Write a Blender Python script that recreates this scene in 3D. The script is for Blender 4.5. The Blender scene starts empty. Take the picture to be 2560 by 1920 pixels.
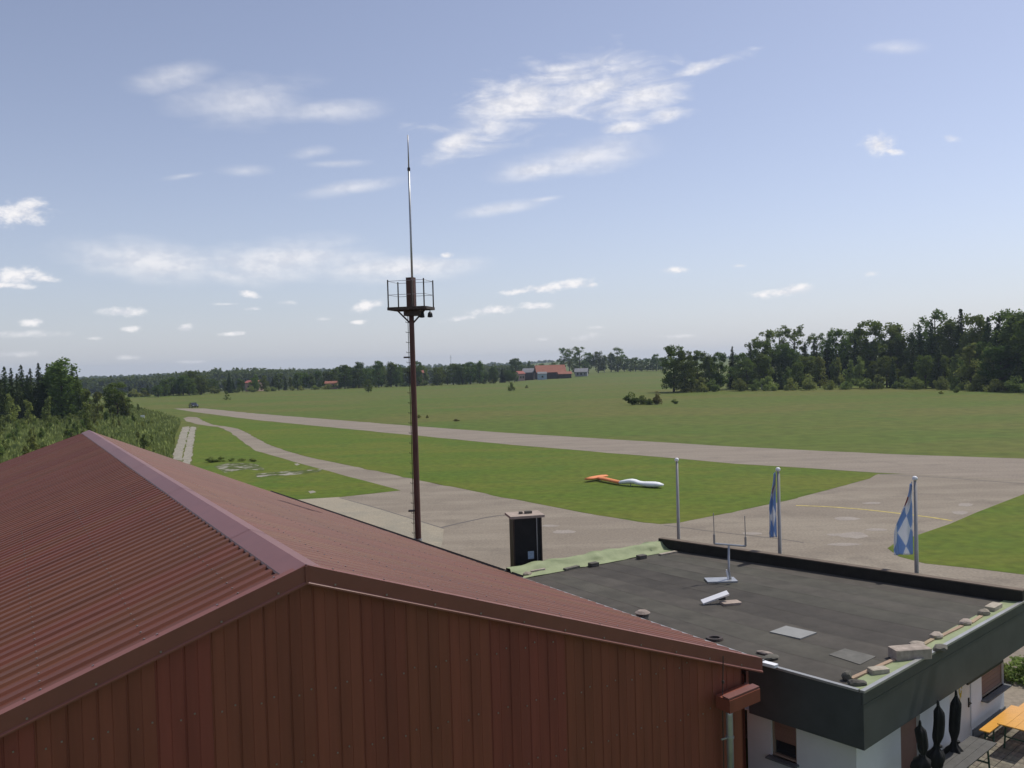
import bpy, bmesh, math, random
import numpy as np
from mathutils import Vector, Matrix

random.seed(7); rng = np.random.default_rng(7)
scene = bpy.context.scene
C = scene.collection

# ------------------------------------------------------------------ camera
FPX = 2234.0; CAMH = 10.3; PITCH = math.atan(52/FPX); ROLL = 0.028
Fv = Vector((0, math.cos(PITCH), -math.sin(PITCH)))
R0 = Vector((1, 0, 0)); U0 = Vector((0, math.sin(PITCH), math.cos(PITCH)))
Rv = R0*math.cos(ROLL) - U0*math.sin(ROLL)
Uv = U0*math.cos(ROLL) + R0*math.sin(ROLL)
CP = Vector((0, 0, CAMH))
cam_data = bpy.data.cameras.new('camera'); cam = bpy.data.objects.new('camera', cam_data); C.objects.link(cam)
cam_data.sensor_width = 36.0; cam_data.lens = 36.0*FPX/2560.0
cam_data.clip_start = 0.1; cam_data.clip_end = 20000
m = Matrix((Rv, Uv, -Fv)).transposed().to_4x4(); m.translation = CP
cam.matrix_world = m
scene.camera = cam

def ray(px, py): return Fv + Rv*((px-1280)/FPX) - Uv*((py-960)/FPX)
def P(px, py, z=0.0):
    d = ray(px, py); return CP + d*((z-CAMH)/d.z)
def Dp(px, py, y):
    d = ray(px, py); return CP + d*(y/d.y)
def pv(px, py, q, g):
    d = ray(px, py); n = Vector((-g.y, g.x, 0)); return CP + d*(n.dot(q-CP)/n.dot(d))
def pr(X):
    v = X-CP; w = v.dot(Fv); return 1280+FPX*v.dot(Rv)/w, 960-FPX*v.dot(Uv)/w
def zat(xy, py):
    a = pr(Vector((xy[0], xy[1], 0)))[1]; b = pr(Vector((xy[0], xy[1], 1)))[1]
    lo, hi = -30.0, 60.0
    for _ in range(50):
        mid = (lo+hi)/2
        if pr(Vector((xy[0], xy[1], mid)))[1] > py: lo = mid
        else: hi = mid
    return lo

# ------------------------------------------------------------------ light
SUN_AZ = math.radians(55); SUN_EL = math.radians(56)      # azimuth measured to the right of the view direction (+Y)
sdir = Vector((math.sin(SUN_AZ)*math.cos(SUN_EL), math.cos(SUN_AZ)*math.cos(SUN_EL), math.sin(SUN_EL)))
sl = bpy.data.lights.new('sun', 'SUN'); sl.energy = 3.2; sl.angle = math.radians(0.53); sl.color = (1.0, 0.95, 0.87)
so = bpy.data.objects.new('sun', sl); C.objects.link(so)
so.rotation_euler = sdir.to_track_quat('Z', 'Y').to_euler(); so.location = (0, 0, 60)

world = bpy.data.worlds.new('World'); scene.world = world; world.use_nodes = True
wn, wl = world.node_tree.nodes, world.node_tree.links
wn.clear()
def WN(t, **k):
    n = wn.new(t)
    for a, b in k.items(): setattr(n, a, b)
    return n
def W(op, a, b=None, c=None, clamp=False):
    n = WN('ShaderNodeMath', operation=op, use_clamp=clamp)
    for i, v in enumerate((a, b, c)):
        if v is None: continue
        if isinstance(v, (int, float)): n.inputs[i].default_value = v
        else: wl.new(v, n.inputs[i])
    return n.outputs[0]
out = WN('ShaderNodeOutputWorld'); bg = WN('ShaderNodeBackground'); bg.inputs[1].default_value = 0.113
sky = WN('ShaderNodeTexSky', sky_type='NISHITA'); sky.sun_disc = False
sky.sun_elevation = SUN_EL; sky.sun_rotation = SUN_AZ
sky.altitude = 500; sky.air_density = 1.0; sky.dust_density = 1.1; sky.ozone_density = 1.0
hs = WN('ShaderNodeHueSaturation'); hs.inputs['Saturation'].default_value = 0.71; hs.inputs['Value'].default_value = 0.92
wl.new(sky.outputs[0], hs.inputs['Color'])
tint = WN('ShaderNodeMix', data_type='RGBA', blend_type='MULTIPLY'); tint.inputs[0].default_value = 1.0; wl.new(hs.outputs[0], tint.inputs[6]); tint.inputs[7].default_value = (.975, .96, 1.065, 1)
SKYC = tint.outputs[2]
tc = WN('ShaderNodeTexCoord')
sep = WN('ShaderNodeSeparateXYZ'); wl.new(tc.outputs['Generated'], sep.inputs[0])
az = W('ARCTAN2', sep.outputs[0], sep.outputs[1]); el = W('ARCSINE', sep.outputs[2])
comb = WN('ShaderNodeCombineXYZ'); wl.new(az, comb.inputs[0]); wl.new(el, comb.inputs[1])
AE = comb.outputs[0]
hzf = W('MULTIPLY', W('POWER', 2.718, W('MULTIPLY', W('MAXIMUM', el, 0.0), -11.0)), .62)      # pale air along the whole horizon
hmx = WN('ShaderNodeMix', data_type='RGBA'); wl.new(hzf, hmx.inputs[0]); wl.new(SKYC, hmx.inputs[6]); hmx.inputs[7].default_value = (4.9, 5.3, 6.1, 1)
SKYC = hmx.outputs[2]
def wnoise(scale, detail, rough, sx=1.0, sy=1.0, rot=0.0, dist=0.0):
    mp = WN('ShaderNodeMapping'); mp.inputs['Scale'].default_value = (sx, sy, 1); mp.inputs['Rotation'].default_value = (0, 0, rot)
    wl.new(AE, mp.inputs[0])
    n = WN('ShaderNodeTexNoise'); n.inputs['Scale'].default_value = scale; n.inputs['Detail'].default_value = detail
    n.inputs['Roughness'].default_value = rough; n.inputs['Distortion'].default_value = dist
    wl.new(mp.outputs[0], n.inputs['Vector'])
    return n.outputs[0]
# every cloud: centre and half size in photograph pixels, tilt in degrees
CUM = [(2196,362,46,30,-8),(2228,378,28,10,-15),(1365,720,95,15,4),(1430,711,75,17,3),(1295,729,60,9,6),(1478,712,24,10,0),
 (1230,776,85,15,6),(1340,765,55,12,0),(1150,796,60,9,6),(1690,675,40,11,-4),(1960,731,95,14,3),(1990,722,55,13,0),(1905,738,40,8,0),
 (45,690,75,24,2),(110,697,40,10,0),(20,714,70,9,0),(48,534,80,32,5),(78,512,42,18,0),(310,780,70,13,0),(622,735,34,10,-12),(632,771,28,7,0),
 (918,764,60,16,10),(890,806,28,7,0),(85,806,36,11,4),(326,822,32,9,0),(464,820,24,12,0),(586,834,34,8,4),(1118,638,22,10,0)]
CUMF = [(2180,684,24,9,0),(2378,346,26,12,-20),(1465,842,50,12,6),(1494,818,40,7,0),(1358,848,24,7,0),(1846,664,28,7,0),(720,757,30,8,0),
 (235,846,24,6,0),(60,835,110,12,0),(40,885,60,10,0),(810,797,30,7,0),(320,895,40,8,0),(480,905,50,7,0),(1700,840,70,8,0),(560,760,40,5,0)]
CIRD = [(1290,262,240,80,20),(1480,225,220,56,13),(1150,345,120,34,24),(1600,240,150,52,10),(1755,170,110,18,12),(1420,172,110,22,2),(1560,318,70,16,4),(1660,285,60,20,4)]
LENS = [(1440,398,200,46,7),(1350,422,120,30,8),(380,655,190,54,-4),(720,648,230,52,3),(1000,672,230,34,2)]
CIRF = [(620,255,200,70,10),(430,190,130,34,15),(820,280,170,36,4),(610,428,90,20,4),(780,382,80,22,10),
 (460,440,60,9,10),(840,408,90,12,2),(390,655,190,56,-4),(730,640,230,60,4),(1010,672,230,34,2),(560,690,120,26,-8),(1250,522,170,20,8),(1360,498,70,9,6),
 (880,470,160,20,8),(2240,120,90,20,-10)]
CHAIN = [None]
def cloud_field(lst):
    cur = None
    items = []
    for (cx, cy, w_, h_, rt) in lst:
        d = ray(cx, cy).normalized()
        items.append((math.atan2(d.x, d.y), math.asin(d.z), w_/FPX, h_/FPX, math.radians(rt)))
    for (a, e, w_, h_, rt) in items:
        mp = WN('ShaderNodeMapping', vector_type='TEXTURE')
        mp.inputs['Location'].default_value = (a, e, 0); mp.inputs['Rotation'].default_value = (0, 0, rt); mp.inputs['Scale'].default_value = (w_, h_, 1)
        if CHAIN[0] is None: wl.new(AE, mp.inputs[0])
        else:                                   # evaluate cloud after cloud, which keeps the shader's stack small
            ma = WN('ShaderNodeVectorMath', operation='MULTIPLY_ADD'); wl.new(CHAIN[0], ma.inputs[0]); ma.inputs[1].default_value = (1e-9,)*3; wl.new(AE, ma.inputs[2]); wl.new(ma.outputs[0], mp.inputs[0])
        ln = WN('ShaderNodeVectorMath', operation='LENGTH'); wl.new(mp.outputs[0], ln.inputs[0])
        s = W('SUBTRACT', 1.0, ln.outputs['Value'])
        cur = s if cur is None else W('MAXIMUM', cur, s)
        CHAIN[0] = cur
    return cur
def smooth(x, a, b, hi=1.0):
    n = WN('ShaderNodeMapRange', interpolation_type='SMOOTHSTEP')
    n.inputs['From Min'].default_value = a; n.inputs['From Max'].default_value = b; n.inputs['To Max'].default_value = hi
    wl.new(x, n.inputs[0]); return n.outputs[0]
n_fine = wnoise(52, 6, .62, 1, 1.6); n_str = wnoise(24, 6, .58, .7, 2.3, -.3, .5); n_soft = wnoise(14, 5, .55, .6, 2.4, -.15, .4)
aA = smooth(W('ADD', cloud_field(CUM), W('MULTIPLY_ADD', n_fine, 1.9, -1.0)), -0.05, 0.95, 0.92)
aB = smooth(W('ADD', cloud_field(CUMF), W('MULTIPLY_ADD', n_fine, 1.4, -0.8)), 0.0, 1.0, 0.5)
aC = smooth(W('ADD', cloud_field(CIRD), W('MULTIPLY_ADD', n_str, 2.6, -1.25)), -0.1, 1.25, 0.82)
aD = smooth(W('ADD', cloud_field(CIRF), W('MULTIPLY_ADD', n_soft, 1.6, -0.85)), -0.1, 1.2, 0.5)
aE = smooth(W('ADD', cloud_field(LENS), W('MULTIPLY_ADD', n_soft, 1.5, -0.65)), -0.15, 1.2, 0.72)
alpha = W('MAXIMUM', W('MAXIMUM', W('MAXIMUM', aA, aB), W('MAXIMUM', aC, aD)), aE)
CLOUD = (7.9, 7.75, 7.9, 1)
mx = WN('ShaderNodeMix', data_type='RGBA'); wl.new(alpha, mx.inputs[0]); wl.new(SKYC, mx.inputs[6])
cvar = WN('ShaderNodeMix', data_type='RGBA'); wl.new(smooth(n_fine, .35, .62), cvar.inputs[0]); cvar.inputs[6].default_value = (6.3, 6.35, 6.8, 1); cvar.inputs[7].default_value = (8.2, 8.0, 8.0, 1)  # light and shade of the clouds, put into their colour by noise
wl.new(cvar.outputs[2], mx.inputs[7])
wl.new(mx.outputs[2], bg.inputs[0])
# the rest of the sky carries the same thin cloud, from one noise
aaz = W('ABSOLUTE', az)
inside = W('MULTIPLY', W('LESS_THAN', aaz, .66), W('LESS_THAN', el, .62))
bg2 = WN('ShaderNodeBackground'); bg2.inputs[1].default_value = bg.inputs[1].default_value
n2 = WN('ShaderNodeTexNoise'); n2.inputs['Scale'].default_value = 5.0; n2.inputs['Detail'].default_value = 3; n2.inputs['Roughness'].default_value = .55
mp2 = WN('ShaderNodeMapping'); mp2.inputs['Scale'].default_value = (1, 1, 2.2); wl.new(tc.outputs['Generated'], mp2.inputs[0]); wl.new(mp2.outputs[0], n2.inputs['Vector'])
edge = W('MAXIMUM', smooth(aaz, .66, .95), smooth(el, .62, .85))
a2 = W('MULTIPLY', W('MULTIPLY', smooth(n2.outputs[0], .56, .76, .6), edge), smooth(el, 0.0, .1))
mx2 = WN('ShaderNodeMix', data_type='RGBA'); wl.new(a2, mx2.inputs[0]); wl.new(SKYC, mx2.inputs[6]); mx2.inputs[7].default_value = CLOUD
wl.new(mx2.outputs[2], bg2.inputs[0])
msh = WN('ShaderNodeMixShader'); wl.new(inside, msh.inputs[0]); wl.new(bg2.outputs[0], msh.inputs[1]); wl.new(bg.outputs[0], msh.inputs[2]); wl.new(msh.outputs[0], out.inputs[0])

scene.cycles.max_bounces = 6; scene.cycles.diffuse_bounces = 3; scene.cycles.glossy_bounces = 3; scene.cycles.transmission_bounces = 4; scene.cycles.volume_bounces = 0
world.cycles.sampling_method = 'MANUAL'; world.cycles.sample_map_resolution = 512
scene.view_settings.view_transform = 'Standard'; scene.view_settings.look = 'None'
scene.view_settings.gamma = 1.0; scene.view_settings.exposure = 0.12; scene.view_settings.use_curve_mapping = False

# ------------------------------------------------------------------ materials
MATS = {}
def mat(name, col, rough=0.8, var=0.25, scale=2.0, bump=0.0, bscale=None, spec=0.3, metallic=0.0, col2=None, detail=5, coord='Object', stretch=(1,1,1), rot=None, rnd=0.0, trans=0.0, coat=0.0):
    if name in MATS: return MATS[name]
    mt = bpy.data.materials.new(name); mt.use_nodes = True; MATS[name] = mt
    N, L = mt.node_tree.nodes, mt.node_tree.links
    b = N['Principled BSDF']
    b.inputs['Roughness'].default_value = rough; b.inputs['Metallic'].default_value = metallic
    b.inputs['Specular IOR Level'].default_value = spec
    if coat: b.inputs['Coat Weight'].default_value = coat
    t = N.new('ShaderNodeTexCoord'); mp = N.new('ShaderNodeMapping'); mp.inputs['Scale'].default_value = stretch
    if rot is not None:
        mp.vector_type = 'TEXTURE'; mp.inputs['Rotation'].default_value = (0, 0, rot); mp.inputs['Scale'].default_value = [1/q for q in stretch]
    L.new(t.outputs[coord], mp.inputs[0])
    n = N.new('ShaderNodeTexNoise'); n.inputs['Scale'].default_value = scale; n.inputs['Detail'].default_value = detail; n.inputs['Roughness'].default_value = .62
    L.new(mp.outputs[0], n.inputs['Vector'])
    r = N.new('ShaderNodeValToRGB')
    c = Vector(col); lo = c*(1-var) if col2 is None else c; hi = c*(1+var) if col2 is None else Vector(col2)
    r.color_ramp.elements[0].position = .3; r.color_ramp.elements[1].position = .7
    r.color_ramp.elements[0].color = (*lo, 1); r.color_ramp.elements[1].color = (*hi, 1)
    L.new(n.outputs[0], r.inputs[0]); cout = r.outputs[0]
    if rnd:
        oi = N.new('ShaderNodeObjectInfo'); h = N.new('ShaderNodeHueSaturation')
        a = N.new('ShaderNodeMapRange'); a.inputs['To Min'].default_value = 1-rnd; a.inputs['To Max'].default_value = 1+rnd
        L.new(oi.outputs['Random'], a.inputs[0]); L.new(a.outputs[0], h.inputs['Value'])
        a2 = N.new('ShaderNodeMapRange'); a2.inputs['To Min'].default_value = .5-.03*rnd/.3; a2.inputs['To Max'].default_value = .5+.025*rnd/.3
        ml = N.new('ShaderNodeMath'); ml.operation = 'FRACT'; mm = N.new('ShaderNodeMath'); mm.operation = 'MULTIPLY'; mm.inputs[1].default_value = 7.31
        L.new(oi.outputs['Random'], mm.inputs[0]); L.new(mm.outputs[0], ml.inputs[0]); L.new(ml.outputs[0], a2.inputs[0]); L.new(a2.outputs[0], h.inputs['Hue'])
        L.new(cout, h.inputs['Color']); cout = h.outputs[0]
    L.new(cout, b.inputs['Base Color'])
    if bump:
        nb = N.new('ShaderNodeTexNoise'); nb.inputs['Scale'].default_value = bscale or scale*6; nb.inputs['Detail'].default_value = 4
        L.new(mp.outputs[0], nb.inputs['Vector'])
        bp = N.new('ShaderNodeBump'); bp.inputs['Strength'].default_value = bump; bp.inputs['Distance'].default_value = .02
        L.new(nb.outputs[0], bp.inputs['Height']); L.new(bp.outputs[0], b.inputs['Normal'])
    if trans:
        tr = N.new('ShaderNodeBsdfTranslucent'); L.new(cout, tr.inputs[0])
        ms = N.new('ShaderNodeMixShader'); ms.inputs[0].default_value = trans
        L.new(b.outputs[0], ms.inputs[1]); L.new(tr.outputs[0], ms.inputs[2]); L.new(ms.outputs[0], N['Material Output'].inputs[0])
    return mt

def ground_mat(name, c1, c2, c3, s1, s2, s3, bump=.4, streak=None, fc=.25, r2=(.5,.75)):
    """three scales of noise blended: broad patches, clumps, fine grain"""
    mt = bpy.data.materials.new(name); mt.use_nodes = True; MATS[name] = mt
    N, L = mt.node_tree.nodes, mt.node_tree.links; b = N['Principled BSDF']; b.inputs['Roughness'].default_value = .9; b.inputs['Specular IOR Level'].default_value = .12
    t = N.new('ShaderNodeTexCoord')
    def nz(s, det, st=(1,1,1), rot=0):
        mp = N.new('ShaderNodeMapping'); mp.inputs['Scale'].default_value = st; mp.inputs['Rotation'].default_value = (0,0,rot); L.new(t.outputs['Object'], mp.inputs[0])
        n = N.new('ShaderNodeTexNoise'); n.inputs['Scale'].default_value = s; n.inputs['Detail'].default_value = det; n.inputs['Roughness'].default_value = .6
        L.new(mp.outputs[0], n.inputs['Vector']); return n.outputs[0]
    def ramp(v, a, bb):
        m_ = N.new('ShaderNodeMapRange'); m_.interpolation_type = 'SMOOTHSTEP'; m_.inputs['From Min'].default_value = a; m_.inputs['From Max'].default_value = bb; L.new(v, m_.inputs[0]); return m_.outputs[0]
    def mixc(f, a, bb):
        m_ = N.new('ShaderNodeMix'); m_.data_type = 'RGBA'
        L.new(f, m_.inputs[0])
        for i, v in ((6, a), (7, bb)):
            if isinstance(v, tuple): m_.inputs[i].default_value = (*v, 1)
            else: L.new(v, m_.inputs[i])
        return m_.outputs[2]
    st, rot = streak if streak else ((1,1,1), 0)
    col = mixc(ramp(nz(s1, 5, st, rot), .38, .64), c1, c2)
    col = mixc(ramp(nz(s2, 5), *r2), col, c3)
    h = N.new('ShaderNodeHueSaturation'); mr = N.new('ShaderNodeMapRange'); mr.inputs['From Min'].default_value = .25; mr.inputs['From Max'].default_value = .75
    mr.inputs['To Min'].default_value = 1-fc; mr.inputs['To Max'].default_value = 1+fc
    fine = nz(s3, 6); L.new(fine, mr.inputs[0]); L.new(mr.outputs[0], h.inputs['Value']); L.new(col, h.inputs['Color'])
    L.new(h.outputs[0], b.inputs['Base Color'])
    bp = N.new('ShaderNodeBump'); bp.inputs['Strength'].default_value = bump; bp.inputs['Distance'].default_value = .08; L.new(fine, bp.inputs['Height']); L.new(bp.outputs[0], b.inputs['Normal'])
    return mt

# dry meadow, mown lawn, pavings
M_MEADOW = ground_mat('meadow_grass', (.090,.122,.020), (.116,.120,.028), (.078,.124,.019), .014, .045, .45, .5, ((1,2.2,1), -.6), .28)
M_LAWN = ground_mat('mown_lawn', (.086,.128,.013), (.114,.134,.018), (.074,.122,.015), .045, .16, 1.3, .5, ((1,3,1), -.72), .30)
M_ASPH = ground_mat('worn_asphalt', (.225,.190,.148), (.270,.232,.180), (.195,.165,.130), .09, .32, 7.0, .15, ((1,4,1), -.75))
M_RUN = ground_mat('runway_asphalt', (.235,.198,.158), (.268,.228,.182), (.212,.180,.146), .06, .3, 6.0, .15, ((1,8,1), -.72))
M_SLAB = ground_mat('pale_concrete', (.315,.275,.205), (.27,.245,.19), (.34,.295,.22), .18, .9, 8.0, .15)
M_GRAVEL = ground_mat('pale_gravel', (.31,.285,.235), (.26,.24,.195), (.17,.165,.09), .6, 2.2, 10.0, .4)
M_GRAVELG = ground_mat('gravel_with_weeds', (.30,.28,.23), (.24,.225,.18), (.070,.090,.018), .6, .75, 6.0, .5, None, .4, (.42,.52))
M_PAVER = mat('paver', (.17,.15,.115), .9, .3, 9, .3, rnd=.2)

M_ROOF = mat('roof_paint', (.138,.045,.023), .54, .22, 1.6, .05, 30, spec=.3, rnd=.07, rot=math.radians(30), stretch=(.12,1.6,.12))
M_RIDGE = mat('ridge_paint', (.185,.078,.068), .45, .08, 2.0, .04, 20, spec=.5, rnd=.05)
M_WALLP = mat('wall_panel_paint', (.222,.062,.038), .5, .18, 2.0, .05, 25, spec=.35, stretch=(1.5,1.5,.10), rnd=.07)
M_TRIM = mat('trim_paint', (.20,.066,.044), .48, .08, 2.0, spec=.5)
M_DARKGAP = mat('roof_filler', (.02,.012,.012), .9, .2, 4)
M_SCREW = mat('screw_metal', (.30,.27,.26), .35, .1, 4, metallic=.6)
M_BITU = mat('bitumen', (.066,.060,.048), .85, .28, 1.1, .25, 60, spec=.25, rnd=.22, stretch=(1,1,1))
M_FASC = mat('fascia_slate', (.056,.062,.063), .55, .18, 1.4, .05, 20, spec=.4)
M_PARAP = mat('parapet_tar', (.022,.020,.015), .75, .3, 3, .2)
M_COPE = mat('coping_metal', (.33,.33,.32), .4, .1, 3, metallic=.3, spec=.5)
M_GREEN = mat('green_foil', (.21,.25,.125), .7, .16, 1.8, .15, 8, col2=(.31,.35,.19))
M_RENDER = mat('white_render', (.66,.655,.66), .85, .05, 1.5, .1, 60, spec=.2)
M_SHUT = mat('roller_shutter', (.24,.135,.105), .6, .06, 3, rnd=.03)
M_FRAME = mat('window_frame', (.30,.22,.16), .55, .12, 6)
M_GLASS = mat('window_glass', (.02,.022,.025), .06, .1, 2, spec=.8)
M_DOOR = mat('door_paint', (.62,.57,.53), .55, .04, 2)
M_PLINTH = mat('plinth_grey', (.13,.135,.135), .85, .15, 3, .2)
M_STONE = mat('stone', (.34,.29,.235), .9, .28, 5, .5, 18, rnd=.25)
M_DSTONE = mat('dark_stone', (.13,.12,.10), .9, .28, 5, .5, 18, rnd=.2)
M_WOOD = mat('weathered_batten', (.36,.27,.175), .85, .22, 5, .2, 20, stretch=(1,6,1), rnd=.15)
M_STEEL = mat('galvanised_steel', (.40,.41,.42), .4, .12, 5, metallic=.55)
M_POLE = mat('pole_aluminium', (.36,.34,.33), .4, .1, 3, metallic=.4)
M_WHITE = mat('white_paint', (.80,.80,.82), .5, .04, 3)
M_MAST = mat('rusty_mast_paint', (.095,.044,.034), .6, .22, 2.5, .1, 14, stretch=(1,1,.4))
M_MASTD = mat('mast_dark_steel', (.055,.040,.032), .6, .25, 4)
M_BLACK = mat('black_cladding', (.012,.012,.013), .5, .3, 3)
M_CAP = mat('concrete_cap', (.36,.29,.24), .9, .2, 4, .3)
M_ORANGE = mat('orange_cloth', (.75,.26,.10), .7, .12, 2)
M_WCLOTH = mat('white_cloth', (.83,.84,.86), .6, .05, 2)
M_YELLOW = mat('yellow_marking', (.42,.34,.10), .85, .35, 2.5)
M_TABLE = mat('orange_varnish', (.72,.36,.06), .3, .12, 4, spec=.5, stretch=(1,5,1))
M_DKWOOD = mat('grey_bench_wood', (.085,.082,.075), .7, .2, 4)
M_GFRAME = mat('green_steel_leg', (.03,.07,.04), .5, .1, 4)
M_PARASOL = mat('black_canvas', (.016,.016,.015), .8, .3, 6, .2)
M_CARP = mat('car_paint', (.02,.022,.03), .25, .1, 3, spec=.6, coat=.6)
M_TYRE = mat('tyre', (.02,.02,.02), .9, .1, 3)
M_TILE = mat('red_roof_tiles', (.27,.10,.07), .85, .18, .8, rnd=.1)
M_GTILE = mat('grey_roof', (.20,.20,.21), .8, .15, .8)
M_HOUSE = mat('house_render', (.30,.30,.31), .85, .08, .6)
M_HBLUE = mat('pale_blue_wall', (.34,.42,.50), .85, .08, .6)
M_HPINK = mat('pink_render', (.36,.25,.22), .85, .08, .6)
M_HWOOD = mat('dark_barn_wood', (.06,.045,.042), .85, .2, .8)
M_BARK = mat('bark', (.075,.058,.042), .95, .3, 3, .4)
M_BIRCH = mat('birch_bark', (.42,.41,.36), .9, .4, 3)
M_LEAF = mat('oak_leaves', (.100,.146,.027), .75, .35, 1.2, spec=.15, rnd=.22, trans=.42)
M_LEAF2 = mat('light_leaves', (.13,.178,.040), .75, .3, 1.2, spec=.15, rnd=.22, trans=.42)
M_NEED = mat('spruce_needles', (.052,.080,.022), .8, .35, 1.5, spec=.12, rnd=.2, trans=.15)
M_SHRUB = mat('shrub_leaves', (.205,.25,.068), .78, .35, 1.5, spec=.12, rnd=.28, trans=.42)
M_DRY = mat('yellow_leaves', (.15,.145,.040), .8, .3, 1.5, rnd=.2, trans=.3)
M_WEED = mat('tall_weeds', (.23,.27,.085), .85, .35, .3, spec=.1, trans=.3, coord='Object')

# ------------------------------------------------------------------ builders
def link(o, parent=None):
    C.objects.link(o)
    if parent is not None: o.parent = parent
    return o
def mesh(name, vs, fs, mt, parent=None, smooth_=False, origin=None):
    me = bpy.data.meshes.new(name)
    if origin is None and parent is not None and rootname(parent) in ('hangar', 'clubhouse'): origin = wpos(parent)
    o3 = origin if origin is not None else Vector((0,0,0))
    me.from_pydata([tuple(Vector(v)-o3) for v in vs], [], fs); me.update()
    if mt is not None: me.materials.append(mt)
    if smooth_:
        me.polygons.foreach_set('use_smooth', [True]*len(me.polygons))
    o = bpy.data.objects.new(name, me); link(o, parent)
    if parent is None: o.location = o3
    elif origin is not None: o.location = o3 - wpos(parent)
    return o
def rootname(o):
    while o.parent is not None: o = o.parent
    return o.name.split('.')[0]
def wpos(o):
    p = Vector(o.location); q = o.parent
    while q is not None: p += Vector(q.location); q = q.parent
    return p
def tag(o, label=None, cat=None, group=None, kind=None):
    if label: o['label'] = label
    if cat: o['category'] = cat
    if group: o['group'] = group
    if kind: o['kind'] = kind
    return o
def thing(name, loc, label, cat, group=None):
    o = bpy.data.objects.new(name, None); o.empty_display_size = .3; link(o); o.location = loc
    return tag(o, label, cat, group)
class MB:
    def __init__(s): s.v = []; s.f = []
    def add(s, vs, fs):
        k = len(s.v); s.v += [Vector(v) for v in vs]; s.f += [tuple(i+k for i in f) for f in fs]; return s
    def box(s, c, size, ax=None, bevel=0):
        c = Vector(c); X, Y, Z = ax if ax else (Vector((1,0,0)), Vector((0,1,0)), Vector((0,0,1)))
        hx, hy, hz = [q/2 for q in size]
        vs = [c+X*(hx*a)+Y*(hy*b)+Z*(hz*d) for a in (-1,1) for b in (-1,1) for d in (-1,1)]
        return s.add(vs, [(0,1,3,2),(4,6,7,5),(0,4,5,1),(2,3,7,6),(0,2,6,4),(1,5,7,3)])
    def bar(s, a, b, w, h, up=Vector((0,0,1))):
        a, b = Vector(a), Vector(b); X = (b-a); ln = X.length; X.normalize(); Y = up.cross(X).normalized(); Z = X.cross(Y)
        return s.box((a+b)/2, (ln, w, h), (X, Y, Z))
    def tube(s, pts, rads, n=10, caps=True):
        pts = [Vector(p) for p in pts]
        if isinstance(rads, (int, float)): rads = [rads]*len(pts)
        k = len(s.v); ref = None
        for i, p in enumerate(pts):
            t = (pts[min(i+1, len(pts)-1)]-pts[max(i-1, 0)]).normalized()
            if ref is None: ref = Vector((1,0,0)) if abs(t.x) < .8 else Vector((0,1,0))
            a = (ref - t*ref.dot(t)).normalized(); b = t.cross(a); ref = a
            for j in range(n):
                th = 2*math.pi*j/n; s.v.append(p+(a*math.cos(th)+b*math.sin(th))*rads[i])
        for i in range(len(pts)-1):
            for j in range(n):
                s.f.append((k+i*n+j, k+i*n+(j+1)%n, k+(i+1)*n+(j+1)%n, k+(i+1)*n+j))
        if caps:
            s.f.append(tuple(k+j for j in reversed(range(n)))); s.f.append(tuple(k+(len(pts)-1)*n+j for j in range(n)))
        return s
    def prism(s, poly, z0, z1):
        n = len(poly); vs = [Vector((p[0], p[1], z0)) for p in poly]+[Vector((p[0], p[1], z1)) for p in poly]
        return s.add(vs, [tuple(reversed(range(n))), tuple(range(n, 2*n))]+[(i, (i+1)%n, n+(i+1)%n, n+i) for i in range(n)])
    def build(s, name, mt, parent=None, smooth_=False, origin=None): return mesh(name, s.v, s.f, mt, parent, smooth_, origin)
def copy_tree(o, parent=None):
    c = o.copy(); link(c, parent)
    for ch in list(o.children): copy_tree(ch, c)
    return c
def smoothpoly(pts, n=6, closed=True):
    out_ = []; k = len(pts)
    for i in range(k if closed else k-1):
        p0, p1, p2, p3 = pts[(i-1)%k], pts[i], pts[(i+1)%k], pts[(i+2)%k]
        if not closed:
            p0 = pts[max(i-1, 0)]; p3 = pts[min(i+2, k-1)]
        for j in range(n):
            t = j/n
            out_.append(.5*((2*p1)+(p2-p0)*t+(2*p0-5*p1+4*p2-p3)*t*t+(3*p1-p0-3*p2+p3)*t**3))
    if not closed: out_.append(pts[-1])
    return out_
def sheet(name, px, z, mt, jit=0.0, sub=1, raw=None):
    """flat ground sheet from photograph pixels on the plane z=0"""
    pts = [P(a, b) for a, b in px] if raw is None else raw
    r_ = random.Random(len(pts))
    if sub > 1:
        q = []
        for i in range(len(pts)):
            a, b = pts[i], pts[(i+1)%len(pts)]; k = max(1, min(80, int((b-a).length/sub)))
            for j in range(k): q.append(a.lerp(b, j/k))
        pts = q
    if jit: pts = [p+Vector((r_.gauss(0, jit), r_.gauss(0, jit), 0)) for p in pts]
    bm = bmesh.new(); vs = [bm.verts.new((p.x, p.y, z)) for p in pts]; f = bm.faces.new(vs)
    if f.normal.z < 0: f.normal_flip()
    bmesh.ops.triangulate(bm, faces=[f]); bm.normal_update()
    for f in bm.faces:
        if f.normal.z < 0: f.normal_flip()
    me = bpy.data.meshes.new(name); bm.to_mesh(me); bm.free(); me.materials.append(mt)
    o = bpy.data.objects.new(name, me); link(o); o['kind'] = 'structure'; return o
ORD = ['first','second','third','fourth','fifth','sixth','seventh','eighth','ninth','tenth','eleventh','twelfth','thirteenth','fourteenth','fifteenth','sixteenth','seventeenth','eighteenth','nineteenth','twentieth']
TENS = {20:'twenty',30:'thirty',40:'forty',50:'fifty',60:'sixty',70:'seventy',80:'eighty',90:'ninety'}
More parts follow.
